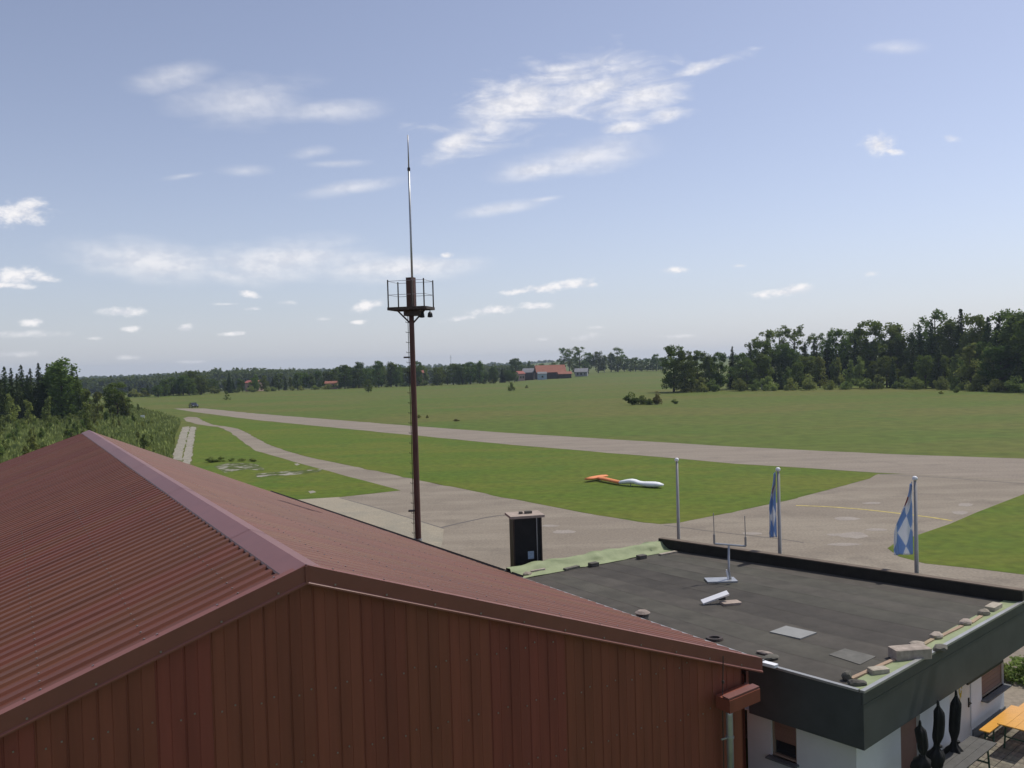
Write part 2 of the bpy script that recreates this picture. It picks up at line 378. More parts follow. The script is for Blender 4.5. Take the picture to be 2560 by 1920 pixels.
def ordw(i):
    if i < 20: return ORD[i]
    n = i+1; t = n//10*10
    if n % 10 == 0: return {30:'thirtieth',40:'fortieth',50:'fiftieth',60:'sixtieth',70:'seventieth',80:'eightieth',90:'ninetieth'}.get(n, 'last')
    return TENS[t]+'-'+ORD[n%10-1]

# ------------------------------------------------------------------ terrain
def sst(a, b, x):
    t = min(1, max(0, (x-a)/(b-a))); return t*t*(3-2*t)
def hfun(x, y):
    d = math.hypot(x, y); a = math.degrees(math.atan2(x, y))
    left = 1-sst(-4, 6, a)
    z = -9.0*left*sst(430, 850, d)
    z += (1-left)*1.5*sst(450, 800, d)
    z += (14+6*math.sin(a*.21+1)+4*math.sin(a*.5))*sst(1100, 2600, d)*.55
    return z
vs, fs = [], []
radii = [0.0]+list(np.linspace(20, 400, 8))+list(np.linspace(440, 1200, 16))+list(np.linspace(1350, 3600, 12))
NA = 120
for r in radii:
    for k in range(NA):
        th = 2*math.pi*k/NA; x, y = r*math.sin(th), r*math.cos(th)
        vs.append((x, y, hfun(x, y) if r > 405 else 0.0))
for i in range(len(radii)-1):
    for k in range(NA):
        fs.append((i*NA+k, (i+1)*NA+k, (i+1)*NA+(k+1)%NA, i*NA+(k+1)%NA))
g = mesh('ground', vs, fs, M_MEADOW); g['kind'] = 'structure'

# ------------------------------------------------------------------ pavings
island_low = [(492,1043),(515,1055),(535,1062),(565,1066),(593,1071),(618,1082),(640,1094),(669,1110),(715,1127),(767,1142),(890,1167),(1028,1196),(1150,1221),(1280,1247),(1452,1281),(1605,1306),(1650,1310),(1690,1307),(1793,1288),(1965,1252),(2113,1213),(2175,1196),(2194,1185)]
rw_far = [(434,1021.5),(509,1021),(640,1034),(1019,1064),(1280,1083),(1840,1117),(2214,1135),(2700,1151)]
rw_near = [(2700,1206),(2560,1199),(2195,1182),(1840,1159),(1579,1137),(1280,1112),(1019,1087),(640,1050),(477,1029)]
sheet('runway', rw_far+rw_near, .008, M_RUN, .10, 3)
lane_up = [(458,1046),(470,1042)]+island_low
lane_low = [(1002,1226),(870,1191),(735,1154),(690,1141),(640,1127),(605,1103),(576,1081),(560,1072),(544,1067),(515,1064),(486,1059),(466,1053)]
apron_px = lane_up+[(2400,1186),(2700,1200),(2750,1620),(2600,1760),(2500,1900),(2000,1900),(1300,1600),(1060,1420),(900,1330),(744,1252),(848,1243)]+lane_low
sheet('apron', apron_px, .004, M_ASPH, .06, 2.5)
isl = list(island_low)+[(2100,1177),(1840,1160),(1579,1138),(1280,1113),(1019,1088),(640,1051.5),(540,1040)]
sheet('lawn', isl, .012, M_LAWN, .12, 1.2)
right_lawn = [(2223,1371),(2247,1391),(2309,1409),(2440,1423),(2560,1436),(2760,1460),(2760,1180),(2560,1236),(2440,1281),(2371,1311),(2300,1337),(2240,1356)]
sheet('lawn', right_lawn, .012, M_LAWN, .06, .7)
wedge = [(744,1250),(848,1242.5),(1002,1226),(870,1191.5),(735,1155),(640,1128),(605,1104),(576,1082),(544,1068.5),(500,1064),(490,1080),(480,1160),(520,1200),(600,1240)]
sheet('lawn', wedge, .0115, M_LAWN, .05, 2)
sheet('concrete_slab', [(720,1252),(744,1249.5),(848,1243),(940,1269),(1032,1297),(1110,1321),(1095,1420),(900,1380)], .0165, M_SLAB, .02, 2)
sheet('gravel_track', [(430,1148),(445,1100),(456,1068),(474,1066),(466,1100),(453,1152)], .016, M_GRAVEL, .08, 2)
sheet('gravel_track', [(456,1160),(466,1105),(476,1067),(490,1068),(485,1105),(476,1160)], .016, M_GRAVEL, .08, 2)
sheet('gravel_patch', [(541,1166),(560,1159),(605,1158),(640,1161),(672,1173),(650,1178),(622,1172),(590,1178),(560,1182)], .016, M_GRAVELG, .30, .6)
sheet('gravel_patch', [(632,1187),(700,1180),(760,1176),(806,1173),(800,1180),(735,1188),(690,1191),(640,1195)], .020, M_GRAVELG, .2, .7)
sheet('gravel_patch', [(735,1160),(745,1159),(748,1162),(738,1164)], .020, M_GRAVEL, .1, 1)
sheet('gravel_patch', [(770,1229),(784,1227),(788,1231),(772,1234)], .020, M_GRAVEL, .1, 1)
def strip(name, px, wid, z, mt):
    c = smoothpoly([P(a, b) for a, b in px], 5, False); L_, R_ = [], []
    for i, p in enumerate(c):
        t = (c[min(i+1, len(c)-1)]-c[max(i-1, 0)]); n = Vector((-t.y, t.x, 0)).normalized()
        L_.append(p+n*wid/2); R_.append(p-n*wid/2)
    return sheet(name, None, z, mt, 0, 1, L_+R_[::-1])
strip('taxi_line', [(1990,1264),(2070,1267),(2160,1274),(2250,1284),(2330,1294),(2380,1302)], .28, .010, M_YELLOW)
M_TAR = mat('tar_seam', (.13,.115,.10), .9, .2, 3)
strip('tar_seam', [(1660,1313),(1800,1331),(1945,1347),(2010,1357)], .12, .010, M_TAR)
strip('tar_seam', [(2200,1186),(2340,1193),(2460,1202),(2600,1212)], .20, .010, M_TAR)
strip('tar_seam', [(848,1244.5),(940,1270),(1032,1298),(1110,1322)], .14, .0175, M_TAR)
strip('tar_seam', [(1060,1330),(1150,1308),(1240,1290),(1300,1287)], .25, .010, M_TAR)
M_PATCH = ground_mat('asphalt_repair', (.31,.275,.235), (.28,.245,.21), (.33,.29,.25), .5, 2, 9, .15)
for i, (cx, cy, w_, h_) in enumerate([(2118,1297,34,5),(2135,1338,42,9),(2090,1337,24,4),(2415,1262,20,5),(2400,1282,24,5),(2190,1324,30,4),(2110,1361,46,4),(1880,1334,30,4),(1410,1330,38,5),(1375,1315,26,3),(2180,1258,24,3),(2260,1340,22,4)]):
    rr = random.Random(i); sheet('asphalt_repair', [(cx+w_*math.cos(t)*rr.uniform(.7,1.1), cy+h_*math.sin(t)*rr.uniform(.7,1.1)) for t in np.linspace(0, 6.0, 14)], .0075+.0004*i, M_PATCH)

# ------------------------------------------------------------------ hangar
ANG = math.radians(30); gv = Vector((math.cos(ANG), math.sin(ANG), 0)); dv = Vector((-gv.y, gv.x, 0)); UP = Vector((0,0,1))
EV = P(1897, 1650, 3.6)                                   # near right eave corner
KR = pv(765, 1421, EV, gv)                                # near ridge end
KF = P(222, 1078, KR.z)                                   # far ridge end
dv = Vector((KF.x-KR.x, KF.y-KR.y, 0)); RL = dv.length; dv.normalize(); gv = Vector((dv.y, -dv.x, 0))
HW = (EV-KR).dot(gv); EV = KR+gv*HW+UP*(EV.z-KR.z)
EF = pv(669, 1228, KF, gv)
EL = KR-gv*HW+UP*(EV.z-KR.z); ELF = KF-gv*HW+UP*(EV.z-KF.z)
hangar = thing('hangar', Vector((KR.x, KR.y, 0)), 'long low hangar with rust-red ribbed metal roof and brown panelled gable', 'hangar')
PIT = 0.41; NR = 3; SW = PIT*NR
prof = []
for k in range(NR):
    o_ = k*PIT; prof += [(o_, 0), (o_+.15, 0), (o_+.19, .042), (o_+.355, .042), (o_+.395, 0)]
prof.append((SW, 0)); 
def roofside(A0, A1, B0, B1, sgn):
    """A ridge line, B eave line"""
    n = int(RL/SW); 
    for i in range(n+1):
        s0 = i*SW; w_ = min(SW, RL-s0)
        if w_ < .1: break
        pts = [(min(s, w_), h) for s, h in prof if s <= w_+1e-6]
        vs_, fs_ = [], []
        rows = 4
        for r in range(rows+1):
            t = r/rows
            for s, h in pts:
                u = (s0+s)/RL; a = A0.lerp(A1, u); b = B0.lerp(B1, u); q = a.lerp(b, t)
                q = q + UP*(h + .004*(i % 2))
                vs_.append(q)
        c = len(pts)
        for r in range(rows):
            for j in range(c-1):
                f = (r*c+j, r*c+j+1, (r+1)*c+j+1, (r+1)*c+j); fs_.append(f if sgn > 0 else f[::-1])
        mesh('roof_sheet', vs_, fs_, M_ROOF, hangar, origin=A0.lerp(A1, s0/RL))
roofside(KR, KF, EL, ELF, 1); roofside(KR, KF, EV, EF, -1)
# ridge flashing in lengths
nseg = 11
for i in range(nseg):
    u0, u1 = i/nseg-(.0012 if i else 0), (i+1)/nseg
    a, b = KR.lerp(KF, u0), KR.lerp(KF, u1); lift = .055+.004*(i % 2)
    def fl(q, w_, sgn):
        e0 = (EL if sgn < 0 else EV); e1 = (ELF if sgn < 0 else EF); u = (q-KR).length/RL
        dirv = (e0.lerp(e1, u)-q).normalized(); return q+dirv*w_+UP*lift
    vs_ = []
    for q in (a, b):
        vs_ += [fl(q, .42, -1)-UP*.03, fl(q, .40, -1), q+UP*(lift+.012), fl(q, .34, 1), fl(q, .36, 1)-UP*.03]
    mesh('ridge_flashing', vs_, [(j, j+5, j+6, j+1) for j in range(4)], M_RIDGE, hangar, origin=a)
# dark foam filler under the ridge flashing
for sgn, e0, e1 in ((-1, EL, ELF), (1, EV, EF)):
    mb = MB()
    a = KR+(e0-KR).normalized()*.31+UP*.018; b = KF+(e1-KF).normalized()*.31+UP*.018
    mb.bar(a, b, .05, .05); mb.build('ridge_filler', M_DARKGAP, hangar)
# verge trim along the near gable (top flange, face, drip lip)
for sgn, e0 in ((-1, EL), (1, EV)):
    dirv = (e0-KR).normalized(); nrm = dirv.cross(dv)*(-sgn if sgn > 0 else 1); nrm = nrm if nrm.z > 0 else -nrm
    ln = (e0-KR).length
    segs = 4
    for i in range(segs):
        a = KR+dirv*(ln*i/segs); b = KR+dirv*(ln*(i+1)/segs); ov = .004*i
        ft = .058+ov*.4
        mb = MB()
        for q in (a, b):
            mb.v += [q+dv*.17+nrm*ft, q-dv*.03+nrm*ft, q-dv*(.03+ov*.3)-UP*.20, q-dv*(.055+ov*.3)-UP*.225, q-dv*(.055+ov*.3)-UP*.255, q+dv*.0-UP*.255]
        k = 6; mb.f = [(j, j+1, j+1+k, j+k) if sgn > 0 else (j, j+k, j+1+k, j+1) for j in range(5)]
        mb.build('verge_trim', M_TRIM, hangar, origin=a)
mb = MB(); mb.box(KR-dv*.040-UP*.09, (.05,.025,.28), (gv, dv, UP)); mb.build('verge_cap', M_TRIM, hangar)
# gable wall sheets
WPW = PIT*2
def slope_z(s): return KR.z-(KR.z-EV.z)*abs(s)/HW-.17
wp = [(0, -.016), (.020, -.016), (.034, 0), (.20, 0), (.206, -.006), (.212, -.006), (.218, 0), (.38, 0), (.402, 0)]
wprof = wp+[(s+PIT, h) for s, h in wp]+[(WPW, -.016)]
WB = KR+dv*.10; WB = Vector((WB.x, WB.y, 0))
s = -HW+.35; SEND = HW-.42
i = 0
while s < SEND-.05:
    w_ = min(WPW, SEND-s); pts = [(q, h) for q, h in wprof if q <= w_+1e-6]
    vs_ = []; c = len(pts)
    for q, h in pts: b_ = WB+gv*(s+q)-dv*h*1.0; vs_.append(b_+dv*(2*h if False else 0))
    vs_ = [WB+gv*(s+q)+dv*(-h) for q, h in pts]+[WB+gv*(s+q)+dv*(-h)+UP*slope_z(s+q) for q, h in pts]
    mesh('wall_sheet', vs_, [(j, j+1, c+j+1, c+j) for j in range(c-1)], M_WALLP, hangar, origin=WB+gv*s)
    s += w_; i += 1
# side, rear walls, corner post
def rwall(name, a, b, z1):
    mb = MB(); n = (b-a).normalized(); nn = Vector((n.y, -n.x, 0)); L_ = (b-a).length; k = int(L_/PIT)
    pts = []
    for j in range(k+1):
        for o_, h in ((0, 0), (.2, 0), (.22, .025), (.38, .025)):
            q = min(j*PIT+o_, L_); pts.append(a+n*q+nn*h)
    c = len(pts)
    za, zb = z1
    mb.v = pts+[p+UP*(za+(zb-za)*((p-a).dot(n)/L_)) for p in pts]; mb.f = [(j, j+1, c+j+1, c+j) for j in range(c-1)]
    mb.build(name, M_WALLP, hangar)
def flat(v): return Vector((v.x, v.y, 0))
rwall('side_wall', flat(KR+gv*SEND+dv*.1), flat(KF+gv*SEND-dv*.2), (EV.z-.25, EF.z-.2))
rwall('side_wall', flat(KF-gv*(HW-.35)-dv*.2), flat(KR-gv*(HW-.35)+dv*.1), (EL.z-.2, EL.z-.2))
mb = MB(); a, b = flat(KF-gv*(HW-.35)-dv*.2), flat(KF+gv*SEND-dv*.2)
mb.add([a, b, b+UP*(EF.z-.2), flat(KF)-dv*.2+UP*(KF.z-.1), a+UP*(EL.z-.2)], [(0,1,2,3,4)]); mb.build('rear_wall', M_WALLP, hangar)
# eave gutter on the right, dark half pipe
mb = MB(); N_ = 14
for i in range(N_+1):
    u = i/N_; q = EV.lerp(EF, .25+.75*u)+gv*.11+UP*.035
    for k in range(7):
        th = math.pi+math.pi*k/6; mb.v.append(q+gv*(.085*math.cos(th))+UP*(.085*math.sin(th)))
for i in range(N_):
    for k in range(6): mb.f.append((i*7+k, i*7+k+1, (i+1)*7+k+1, (i+1)*7+k))
mb.build('gutter', M_MASTD, hangar)
mb = MB(); mb.bar(EV+gv*.05-UP*.01, EV.lerp(EF, .25)+gv*.05-UP*.01, .12, .02); mb.build('eave_flashing', M_COPE, hangar)
# screws
mb = MB()
for sgn, e0 in ((-1, EL), (1, EV)):
    dirv = (e0-KR).normalized(); L_ = (e0-KR).length; nrm = dirv.cross(dv); nrm = nrm if nrm.z > 0 else -nrm
    t = .5
    while t < L_-.2:
        mb.box(KR+dirv*t+dv*.13+nrm*.066, (.028,.028,.014), (dirv, dv, nrm)); mb.box(KR+dirv*t-dv*.037-UP*.17, (.028,.014,.028), (gv, dv, UP)); t += .95
    for rowt in (1.1, 2.6, 4.1, 5.6, 7.1):
        for k in range(0, 40):
            u = (k*PIT+.27)/RL; q = KR.lerp(KF, u).lerp(e0.lerp(ELF if sgn < 0 else EF, u), rowt/L_)+UP*.05; mb.box(q, (.024,.024,.014))
for zz in (5.0, 3.9, 2.8):
    s = -HW+.9; k = 0
    while s < SEND:
        if zz < slope_z(s)-.2 and k % 3 != 1: mb.box(WB+gv*s-dv*.012+UP*(zz+.05*math.sin(k*2.1)), (.024,.012,.024), (gv, dv, UP))
        s += .205; k += 1
o = mb.build('screws', M_SCREW, hangar); o['kind'] = 'stuff'
# end box under the eave, downpipe and cable at the corner
bx = Vector(pv(1850, 1726, EV-dv*.25, gv))
mb = MB(); a = pv(1814, 1745, EV-dv*.3, gv); b = pv(1890, 1714, EV-dv*.3, gv)
mb.bar(a, b, .20, .035); mb.build('eave_box_lid', M_RIDGE, hangar)
mb = MB(); vs_ = [a-dv*.12-UP*.03, b-dv*.12-UP*.03, b-dv*.12-UP*.30, a-dv*.12-UP*.30]; mb.add(vs_+[v+dv*.42 for v in vs_], [(0,1,2,3),(7,6,5,4),(0,4,5,1),(3,2,6,7),(0,3,7,4),(1,5,6,2)])
mb.build('eave_box', M_WALLP, hangar)
dp = pv(1823, 1768, EV-dv*.12, gv)
mb = MB(); mb.tube([dp+UP*.05, dp-UP*.2, Vector((dp.x, dp.y, .05))], [.075,.075,.075], 12); o = mb.build('downpipe', M_STEEL, hangar, True)
mb = MB(); mb.tube([dp-UP*.62, dp-UP*.66], .092, 12); mb.bar(dp-UP*.64-gv*.09, dp-UP*.64-gv*.24, .03, .03); mb.build('pipe_clip', M_STEEL, hangar)
cb = pv(1808, 1640, EV-dv*.10, gv)
mb = MB(); mb.tube([cb, cb-UP*.4-gv*.02, cb-UP*1.1-gv*.05, Vector((cb.x, cb.y, .3))-gv*.06], .012, 6); mb.tube([cb-UP*.52-gv*.02, cb-UP*.58-gv*.02], .03, 6); mb.build('cable', M_MASTD, hangar)

# ------------------------------------------------------------------ clubhouse with flat roof
RZ = 3.2
A = P(2158, 1730, RZ); B = P(2556, 1506, RZ); CC = P(1655, 1366, RZ); DD = P(1250, 1438, RZ); EE = P(1893, 1657, RZ)
club = thing('clubhouse', flat(A), 'flat-roofed white clubhouse with dark fascia joined to the red hangar', 'clubhouse')
zb = zat((A.x, A.y), 1877); FH = A.z-zb
ctr = (A+B+CC+DD)/4
def inset(poly, d):
    n = len(poly); o_ = []
    for i in range(n):
        p0, p1, p2 = poly[i-1], poly[i], poly[(i+1)%n]
        e1 = (p1-p0).normalized(); e2 = (p2-p1).normalized(); n1 = Vector((-e1.y, e1.x, 0)); n2 = Vector((-e2.y, e2.x, 0))
        if n1.dot(ctr-p1) < 0: n1 = -n1
        if n2.dot(ctr-p1) < 0: n2 = -n2
        bb = (n1+n2); bb = bb/(bb.length_squared/2) if bb.length > .1 else n1
        o_.append(p1+bb*d)
    return o_
DD2 = DD+dv*0.3
quad = [A, B, CC, DD, EE]
mb = MB(); mb.prism(inset(quad, .06), RZ-.30, RZ-.05); mb.build('roof_deck', M_BITU, club)
# bitumen sheets, overlapping strips running from the hangar side to the far parapet edge
edgeL = [EE, DD]; edgeR = [B, CC]
NS = 9
ins = inset(quad, .10)
iA, iB, iC, iD, iE = ins
lenL = (iE-iA).length+(iD-iE).length
def edl(t):                                  # left border A > E > D, right border B > C
    q = t*lenL; l1 = (iE-iA).length
    return iA.lerp(iE, q/l1) if q < l1 else iE.lerp(iD, min(1, (q-l1)/(iD-iE).length))
ROWS = [k/16*.999 for k in range(17)]; tE_ = (iE-iA).length/lenL
ROWS = sorted(ROWS+[tE_])
for i in range(NS):
    u0, u1 = i/NS, min(1, (i+1)/NS+.012); vs_ = []
    zo = -.045+.005*i/NS
    for k, t_ in enumerate(ROWS):
        l_, r_ = edl(t_), iB.lerp(iC, t_)
        w1 = .004*math.sin(k*1.7+i*2.1)
        for q, h in ((0, 0), (.4, .002+w1), (.93, .004+w1*.5), (.975, .012), (1, .001)):
            vs_.append(l_.lerp(r_, u0+(u1-u0)*q)+UP*(zo+h+.006))
    mesh('roofing_sheet', vs_, [(r*5+j, r*5+j+1, (r+1)*5+j+1, (r+1)*5+j) for r in range(len(ROWS)-1) for j in range(4)], M_BITU, club, origin=edl(0).lerp(iB, u0))
def fascia(name, a, b, z0, z1, th, mt, split=None):
    e = (b-a).normalized(); n = Vector((-e.y, e.x, 0)); n = n if n.dot(ctr-a) > 0 else -n
    mb = MB(); p = [flat(a), flat(b), flat(b)+n*th, flat(a)+n*th]; mb.prism(p, z0, z1); return mb.build(name, mt, club, origin=a)
eAB = (B-A).normalized(); eAE = (EE-A).normalized()
fascia('fascia', A, B+eAB*.3, zb, RZ-.28, .05, M_FASC)
fascia('fascia_band', A-Vector((eAB.y,-eAB.x,0))*0, B+eAB*.3, RZ-.272, RZ-.03, .045, M_FASC)
fascia('fascia', A+eAE*.052, EE+eAE*.25, zb, RZ-.03, .05, M_FASC)
fascia('fascia', B+eAB*.3, CC, zb, RZ+.30, .05, M_PARAP)
fascia('fascia', CC, DD, zb, RZ+.12, .05, M_FASC)
# coping
def coping(a, b, z, w_, h_, mt=M_COPE):
    e = (b-a).normalized(); n = Vector((-e.y, e.x, 0)); n = n if n.dot(ctr-a) > 0 else -n
    mb = MB(); mb.bar(flat(a)+n*(w_/2-.03)+UP*z, flat(b)+n*(w_/2-.03)+UP*z, w_, h_); return mb.build('coping', mt, club, origin=a)
coping(A, B+eAB*.3, RZ+.0, .10, .05); coping(A+eAE*.11, EE+eAE*.1, RZ+.001, .10, .05)
# far parapet: dark upstand with brown top
eBC = (CC-B).normalized(); nBC = Vector((-eBC.y, eBC.x, 0)); nBC = nBC if nBC.dot(ctr-B) > 0 else -nBC
mb = MB(); mb.bar(flat(B)+eAB*.22+nBC*.12+UP*(RZ+.115), flat(CC)+nBC*.12+UP*(RZ+.135), .20, .37); mb.build('parapet', M_PARAP, club)
M_PTOP = mat('parapet_top', (.15,.115,.085), .85, .25, 2)
mb = MB(); mb.bar(flat(B)+eAB*.22+nBC*.08+UP*(RZ+.318), flat(CC)+nBC*.08+UP*(RZ+.338), .26, .03); mb.build('parapet_cap', M_PTOP, club)
# low upstand on the rear left side carries the draped green foil
mb = MB(); eDC = (CC-DD).normalized(); nDC = Vector((-eDC.y, eDC.x, 0)); nDC = nDC if nDC.dot(ctr-DD) > 0 else -nDC
mb.bar(flat(DD)+nDC*.15+UP*(RZ+.05), flat(CC)+nDC*.15+UP*(RZ+.05), .16, .22); mb.build('parapet', M_PARAP, club)
def foil(a, b, prof_, name, wav, seed):
    e = (b-a).normalized(); n = Vector((-e.y, e.x, 0)); n = n if n.dot(ctr-a) > 0 else -n
    rr = random.Random(seed); K = 46; L_ = (b-a).length; vs_ = []; ph = [rr.uniform(0, 6) for _ in prof_]
    for i in range(K+1):
        u = i/K
        for j, (o_, z) in enumerate(prof_):
            w_ = wav*(math.sin(u*L_*2.3+ph[j])+.6*math.sin(u*L_*5.1+ph[j]*2))*(.4 if j == len(prof_)-1 else 1)
            vs_.append(flat(a)+e*(u*L_)+n*(o_+w_*1.6)+UP*(RZ+z+abs(w_)))
    c = len(prof_)
    return mesh(name, vs_, [(i*c+j, i*c+j+1, (i+1)*c+j+1, (i+1)*c+j) for i in range(K) for j in range(c-1)], M_GREEN, club, True, origin=a)
foil(DD+eDC*.2, CC-eDC*.1, [(-.02,.05),(.02,.20),(.12,.235),(.25,.20),(.36,.08),(.50,-.018),(.78,-.022)], 'green_foil', .034, 4)
foil(A+eAB*.05, B+eAB*.05, [(.085,.002),(.16,-.012),(.30,-.020),(.48,-.024)], 'green_foil', .005, 6)
# walls
wq = inset(quad, .38); wA, wB, wC, wD, wE = wq
def wall_open(name, a, b, z0, z1, ops, mt, depth=.14):
    """ops: (u0,u1,z0,z1) along a>b; builds a wall skin with real reveals"""
    a, b = flat(a), flat(b); e = (b-a); L_ = e.length; e.normalize(); n = Vector((-e.y, e.x, 0)); n = n if n.dot(ctr-a) > 0 else -n
    us = sorted({0, L_, *[q for o_ in ops for q in o_[:2]]}); zs = sorted({z0, z1, *[q for o_ in ops for q in o_[2:]]})
    mb = MB(); pt = lambda u, z, d=0: a+e*u+n*d+UP*z
    for i in range(len(us)-1):
        for j in range(len(zs)-1):
            uc, zc = (us[i]+us[i+1])/2, (zs[j]+zs[j+1])/2
            if any(o_[0] < uc < o_[1] and o_[2] < zc < o_[3] for o_ in ops): continue
            mb.add([pt(us[i], zs[j]), pt(us[i+1], zs[j]), pt(us[i+1], zs[j+1]), pt(us[i], zs[j+1])], [(0,1,2,3)])
    for u0, u1, y0, y1 in ops:
        for p, q in (((u0,y0),(u1,y0)),((u1,y0),(u1,y1)),((u1,y1),(u0,y1)),((u0,y1),(u0,y0))):
            mb.add([pt(*p), pt(*q), pt(*q, depth), pt(*p, depth)], [(0,1,2,3)])
    o_ = mb.build(name, mt, club, origin=a)
    return o_, a, e, n
def uz(px, py, a, b):
    e = (b-a).normalized(); q = pv(px, py, a, e); return (q-flat(a)).dot(e), q.z
LAB = (wB-wA).length
# front wall openings from the photograph: brown doorway, white door, shuttered window
def rect(px0, py0, px1, py1, a, b):
    u0, z0_ = uz(px0, py0, a, b); u1, z1_ = uz(px1, py1, a, b); return min(u0,u1), max(u0,u1), min(z0_,z1_), max(z0_,z1_)
uw0, zw0 = uz(2455, 1772, flat(wA), flat(wB)); uw1, zw1 = uz(2509, 1655, flat(wA), flat(wB))
ud0, _ = uz(2252, 1850, flat(wA), flat(wB)); ud1, _ = uz(2300, 1800, flat(wA), flat(wB))
ue0, _ = uz(2375, 1800, flat(wA), flat(wB)); ue1, _ = uz(2429, 1800, flat(wA), flat(wB))
win = (uw0, uw1, max(.9, zw0), max(1.7, min(zw1, zb-.05))); dr = (ud0, ud1, .02, zb+.02); wd = (ue0, ue1, .02, zb-.04)
print('front', LAB, 'win', win, 'brown', dr, 'door', wd, 'zb', zb)
fw, fa, fe, fn = wall_open('wall', wA, wB, .0, RZ-.31, [win, dr, wd], M_RENDER)
def fill(o_, name, mt, d0, th, parent=club, marg=0.0):
    u0, u1, z0_, z1_ = o_
    mb = MB(); c = fa+fe*((u0+u1)/2)+fn*(d0+th/2)+UP*((z0_+z1_)/2)
    mb.box(c, (u1-u0-2*marg, th, z1_-z0_-2*marg), (fe, fn, UP)); return mb.build(name, mt, parent)
def shutter(o_, parent, a, e, n, d0=.07):
    u0, u1, z0_, z1_ = o_; z = z0_; sl_ = bpy.data.meshes.new('slat')
    k = int((z1_-z0_)/.055)
    for i in range(k):
        mb = MB(); zc = z0_+(i+.5)*(z1_-z0_)/k
        mb.box(a+e*((u0+u1)/2)+n*(d0+.01)+UP*zc, (u1-u0-.10, .016+.006*(i % 2), (z1_-z0_)/k-.004), (e, n, UP)); mb.build('slat', M_SHUT, parent)
def window(o_, a, e, n, full=True, part_open=0.0):
    u0, u1, z0_, z1_ = o_; w_ = .05
    root = None
    mb = MB(); c = lambda u, z, d: a+e*u+n*d+UP*z
    for (x0, x1, y0, y1) in ((u0, u0+w_, z0_, z1_), (u1-w_, u1, z0_, z1_), (u0+w_, u1-w_, z0_, z0_+w_), (u0+w_, u1-w_, z1_-w_, z1_)):
        mb.box(c((x0+x1)/2, (y0+y1)/2, .085), (x1-x0, .07, y1-y0), (e, n, UP))
    root = mb.build('window', M_FRAME, club)
    mb = MB(); mb.box(c((u0+u1)/2, (z0_+z1_)/2, .12), (u1-u0, .01, z1_-z0_), (e, n, UP)); mb.build('pane', M_GLASS, root)
    mb = MB(); mb.box(c((u0+u1)/2, z0_-.02, -.03), (u1-u0+.12, .30, .04), (e, n, UP)); mb.build('sill', M_PLINTH, root)
    shutter((u0, u1, z0_+w_+part_open, z1_-w_), root, a, e, n)
    return root
window(win, fa, fe, fn)
o = fill(dr, 'door', M_SHUT, .09, .04); tag(o, 'brown roller door behind the black parasols')
o = fill(wd, 'door', M_DOOR, .03, .05); tag(o, 'white door with small yellow emblem')
hc = fa+fe*(wd[1]-.12)+fn*.0+UP*1.05
mb = MB(); mb.box(hc+fn*.02, (.05,.03,.24), (fe, fn, UP)); mb.tube([hc+fn*.01, hc-fn*.05, hc-fn*.05-fe*.13], .012, 8); mb.build('handle', M_BLACK, o)
ec = fa+fe*((wd[0]+wd[1])/2+.05)+fn*.026+UP*1.50
M_EMB = mat('yellow_emblem', (.62,.42,.05), .6, .1, 4)
mb = MB(); mb.tube([ec+fe*(.10*math.cos(t)*(1-t/14))+UP*(.13*math.sin(t)) for t in np.linspace(.3, 6.2, 16)], .014, 6); mb.tube([ec-UP*.06, ec-UP*.20-fe*.03, ec-UP*.28-fe*.05], .012, 6); mb.tube([ec-UP*.05+fe*.05, ec-UP*.18+fe*.03], .012, 6)
mb.build('emblem', M_EMB, o)
mb = MB(); mb.bar(flat(wA)-fn*.02+UP*.14+fe*.02, flat(wA)-fn*.02+UP*.14+fe*(ud0-.02), .04, .28); mb.build('plinth', M_PLINTH, club)
mb = MB(); mb.bar(flat(wA)-fn*.02+UP*.14+fe*(ud1+.02), flat(wA)-fn*.02+UP*.14+fe*(ue0-.02), .04, .28); mb.build('plinth', M_PLINTH, club)
mb = MB(); mb.bar(flat(wA)-fn*.02+UP*.14+fe*(ue1+.02), flat(wA)-fn*.02+UP*.14+fe*LAB, .04, .28); mb.build('plinth', M_PLINTH, club)
# black awning rail under the front fascia
u0, _ = uz(2420, 1708, flat(A), flat(B)); u1, _ = uz(2508, 1645, flat(A), flat(B))
mb = MB(); mb.bar(flat(A)+eAB*u0+fn*.02+UP*(zb-.035), flat(A)+eAB*u1+fn*.02+UP*(zb-.035), .05, .06); mb.build('awning_rail', M_BLACK, club)
# short side wall towards the hangar gable
sA, sE = wA, wA+(wE-wA).normalized()*((wE-wA).length+.6)
e_ = (flat(sE)-flat(sA)).normalized()
u0, z0_ = uz(1992, 1900, flat(sA), flat(sE)); u1, z1_ = uz(1928, 1830, flat(sA), flat(sE))
swin = (min(u0,u1), max(u0,u1), .95, zb+.05)
print('side', (sE-sA).length, swin, z0_, z1_)
sw, sa, se, sn = wall_open('wall', sA, sE, 0, RZ-.31, [swin], M_RENDER)
window(swin, sa, se, sn, True, .32)
wall_open('wall', wB, wC, 0, RZ-.31, [], M_RENDER); wall_open('wall', wC, wD, 0, RZ-.31, [], M_RENDER)
mb = MB(); mb.prism(inset(quad, .05), zb+.002, zb+.03); mb.build('soffit', M_RENDER, club)

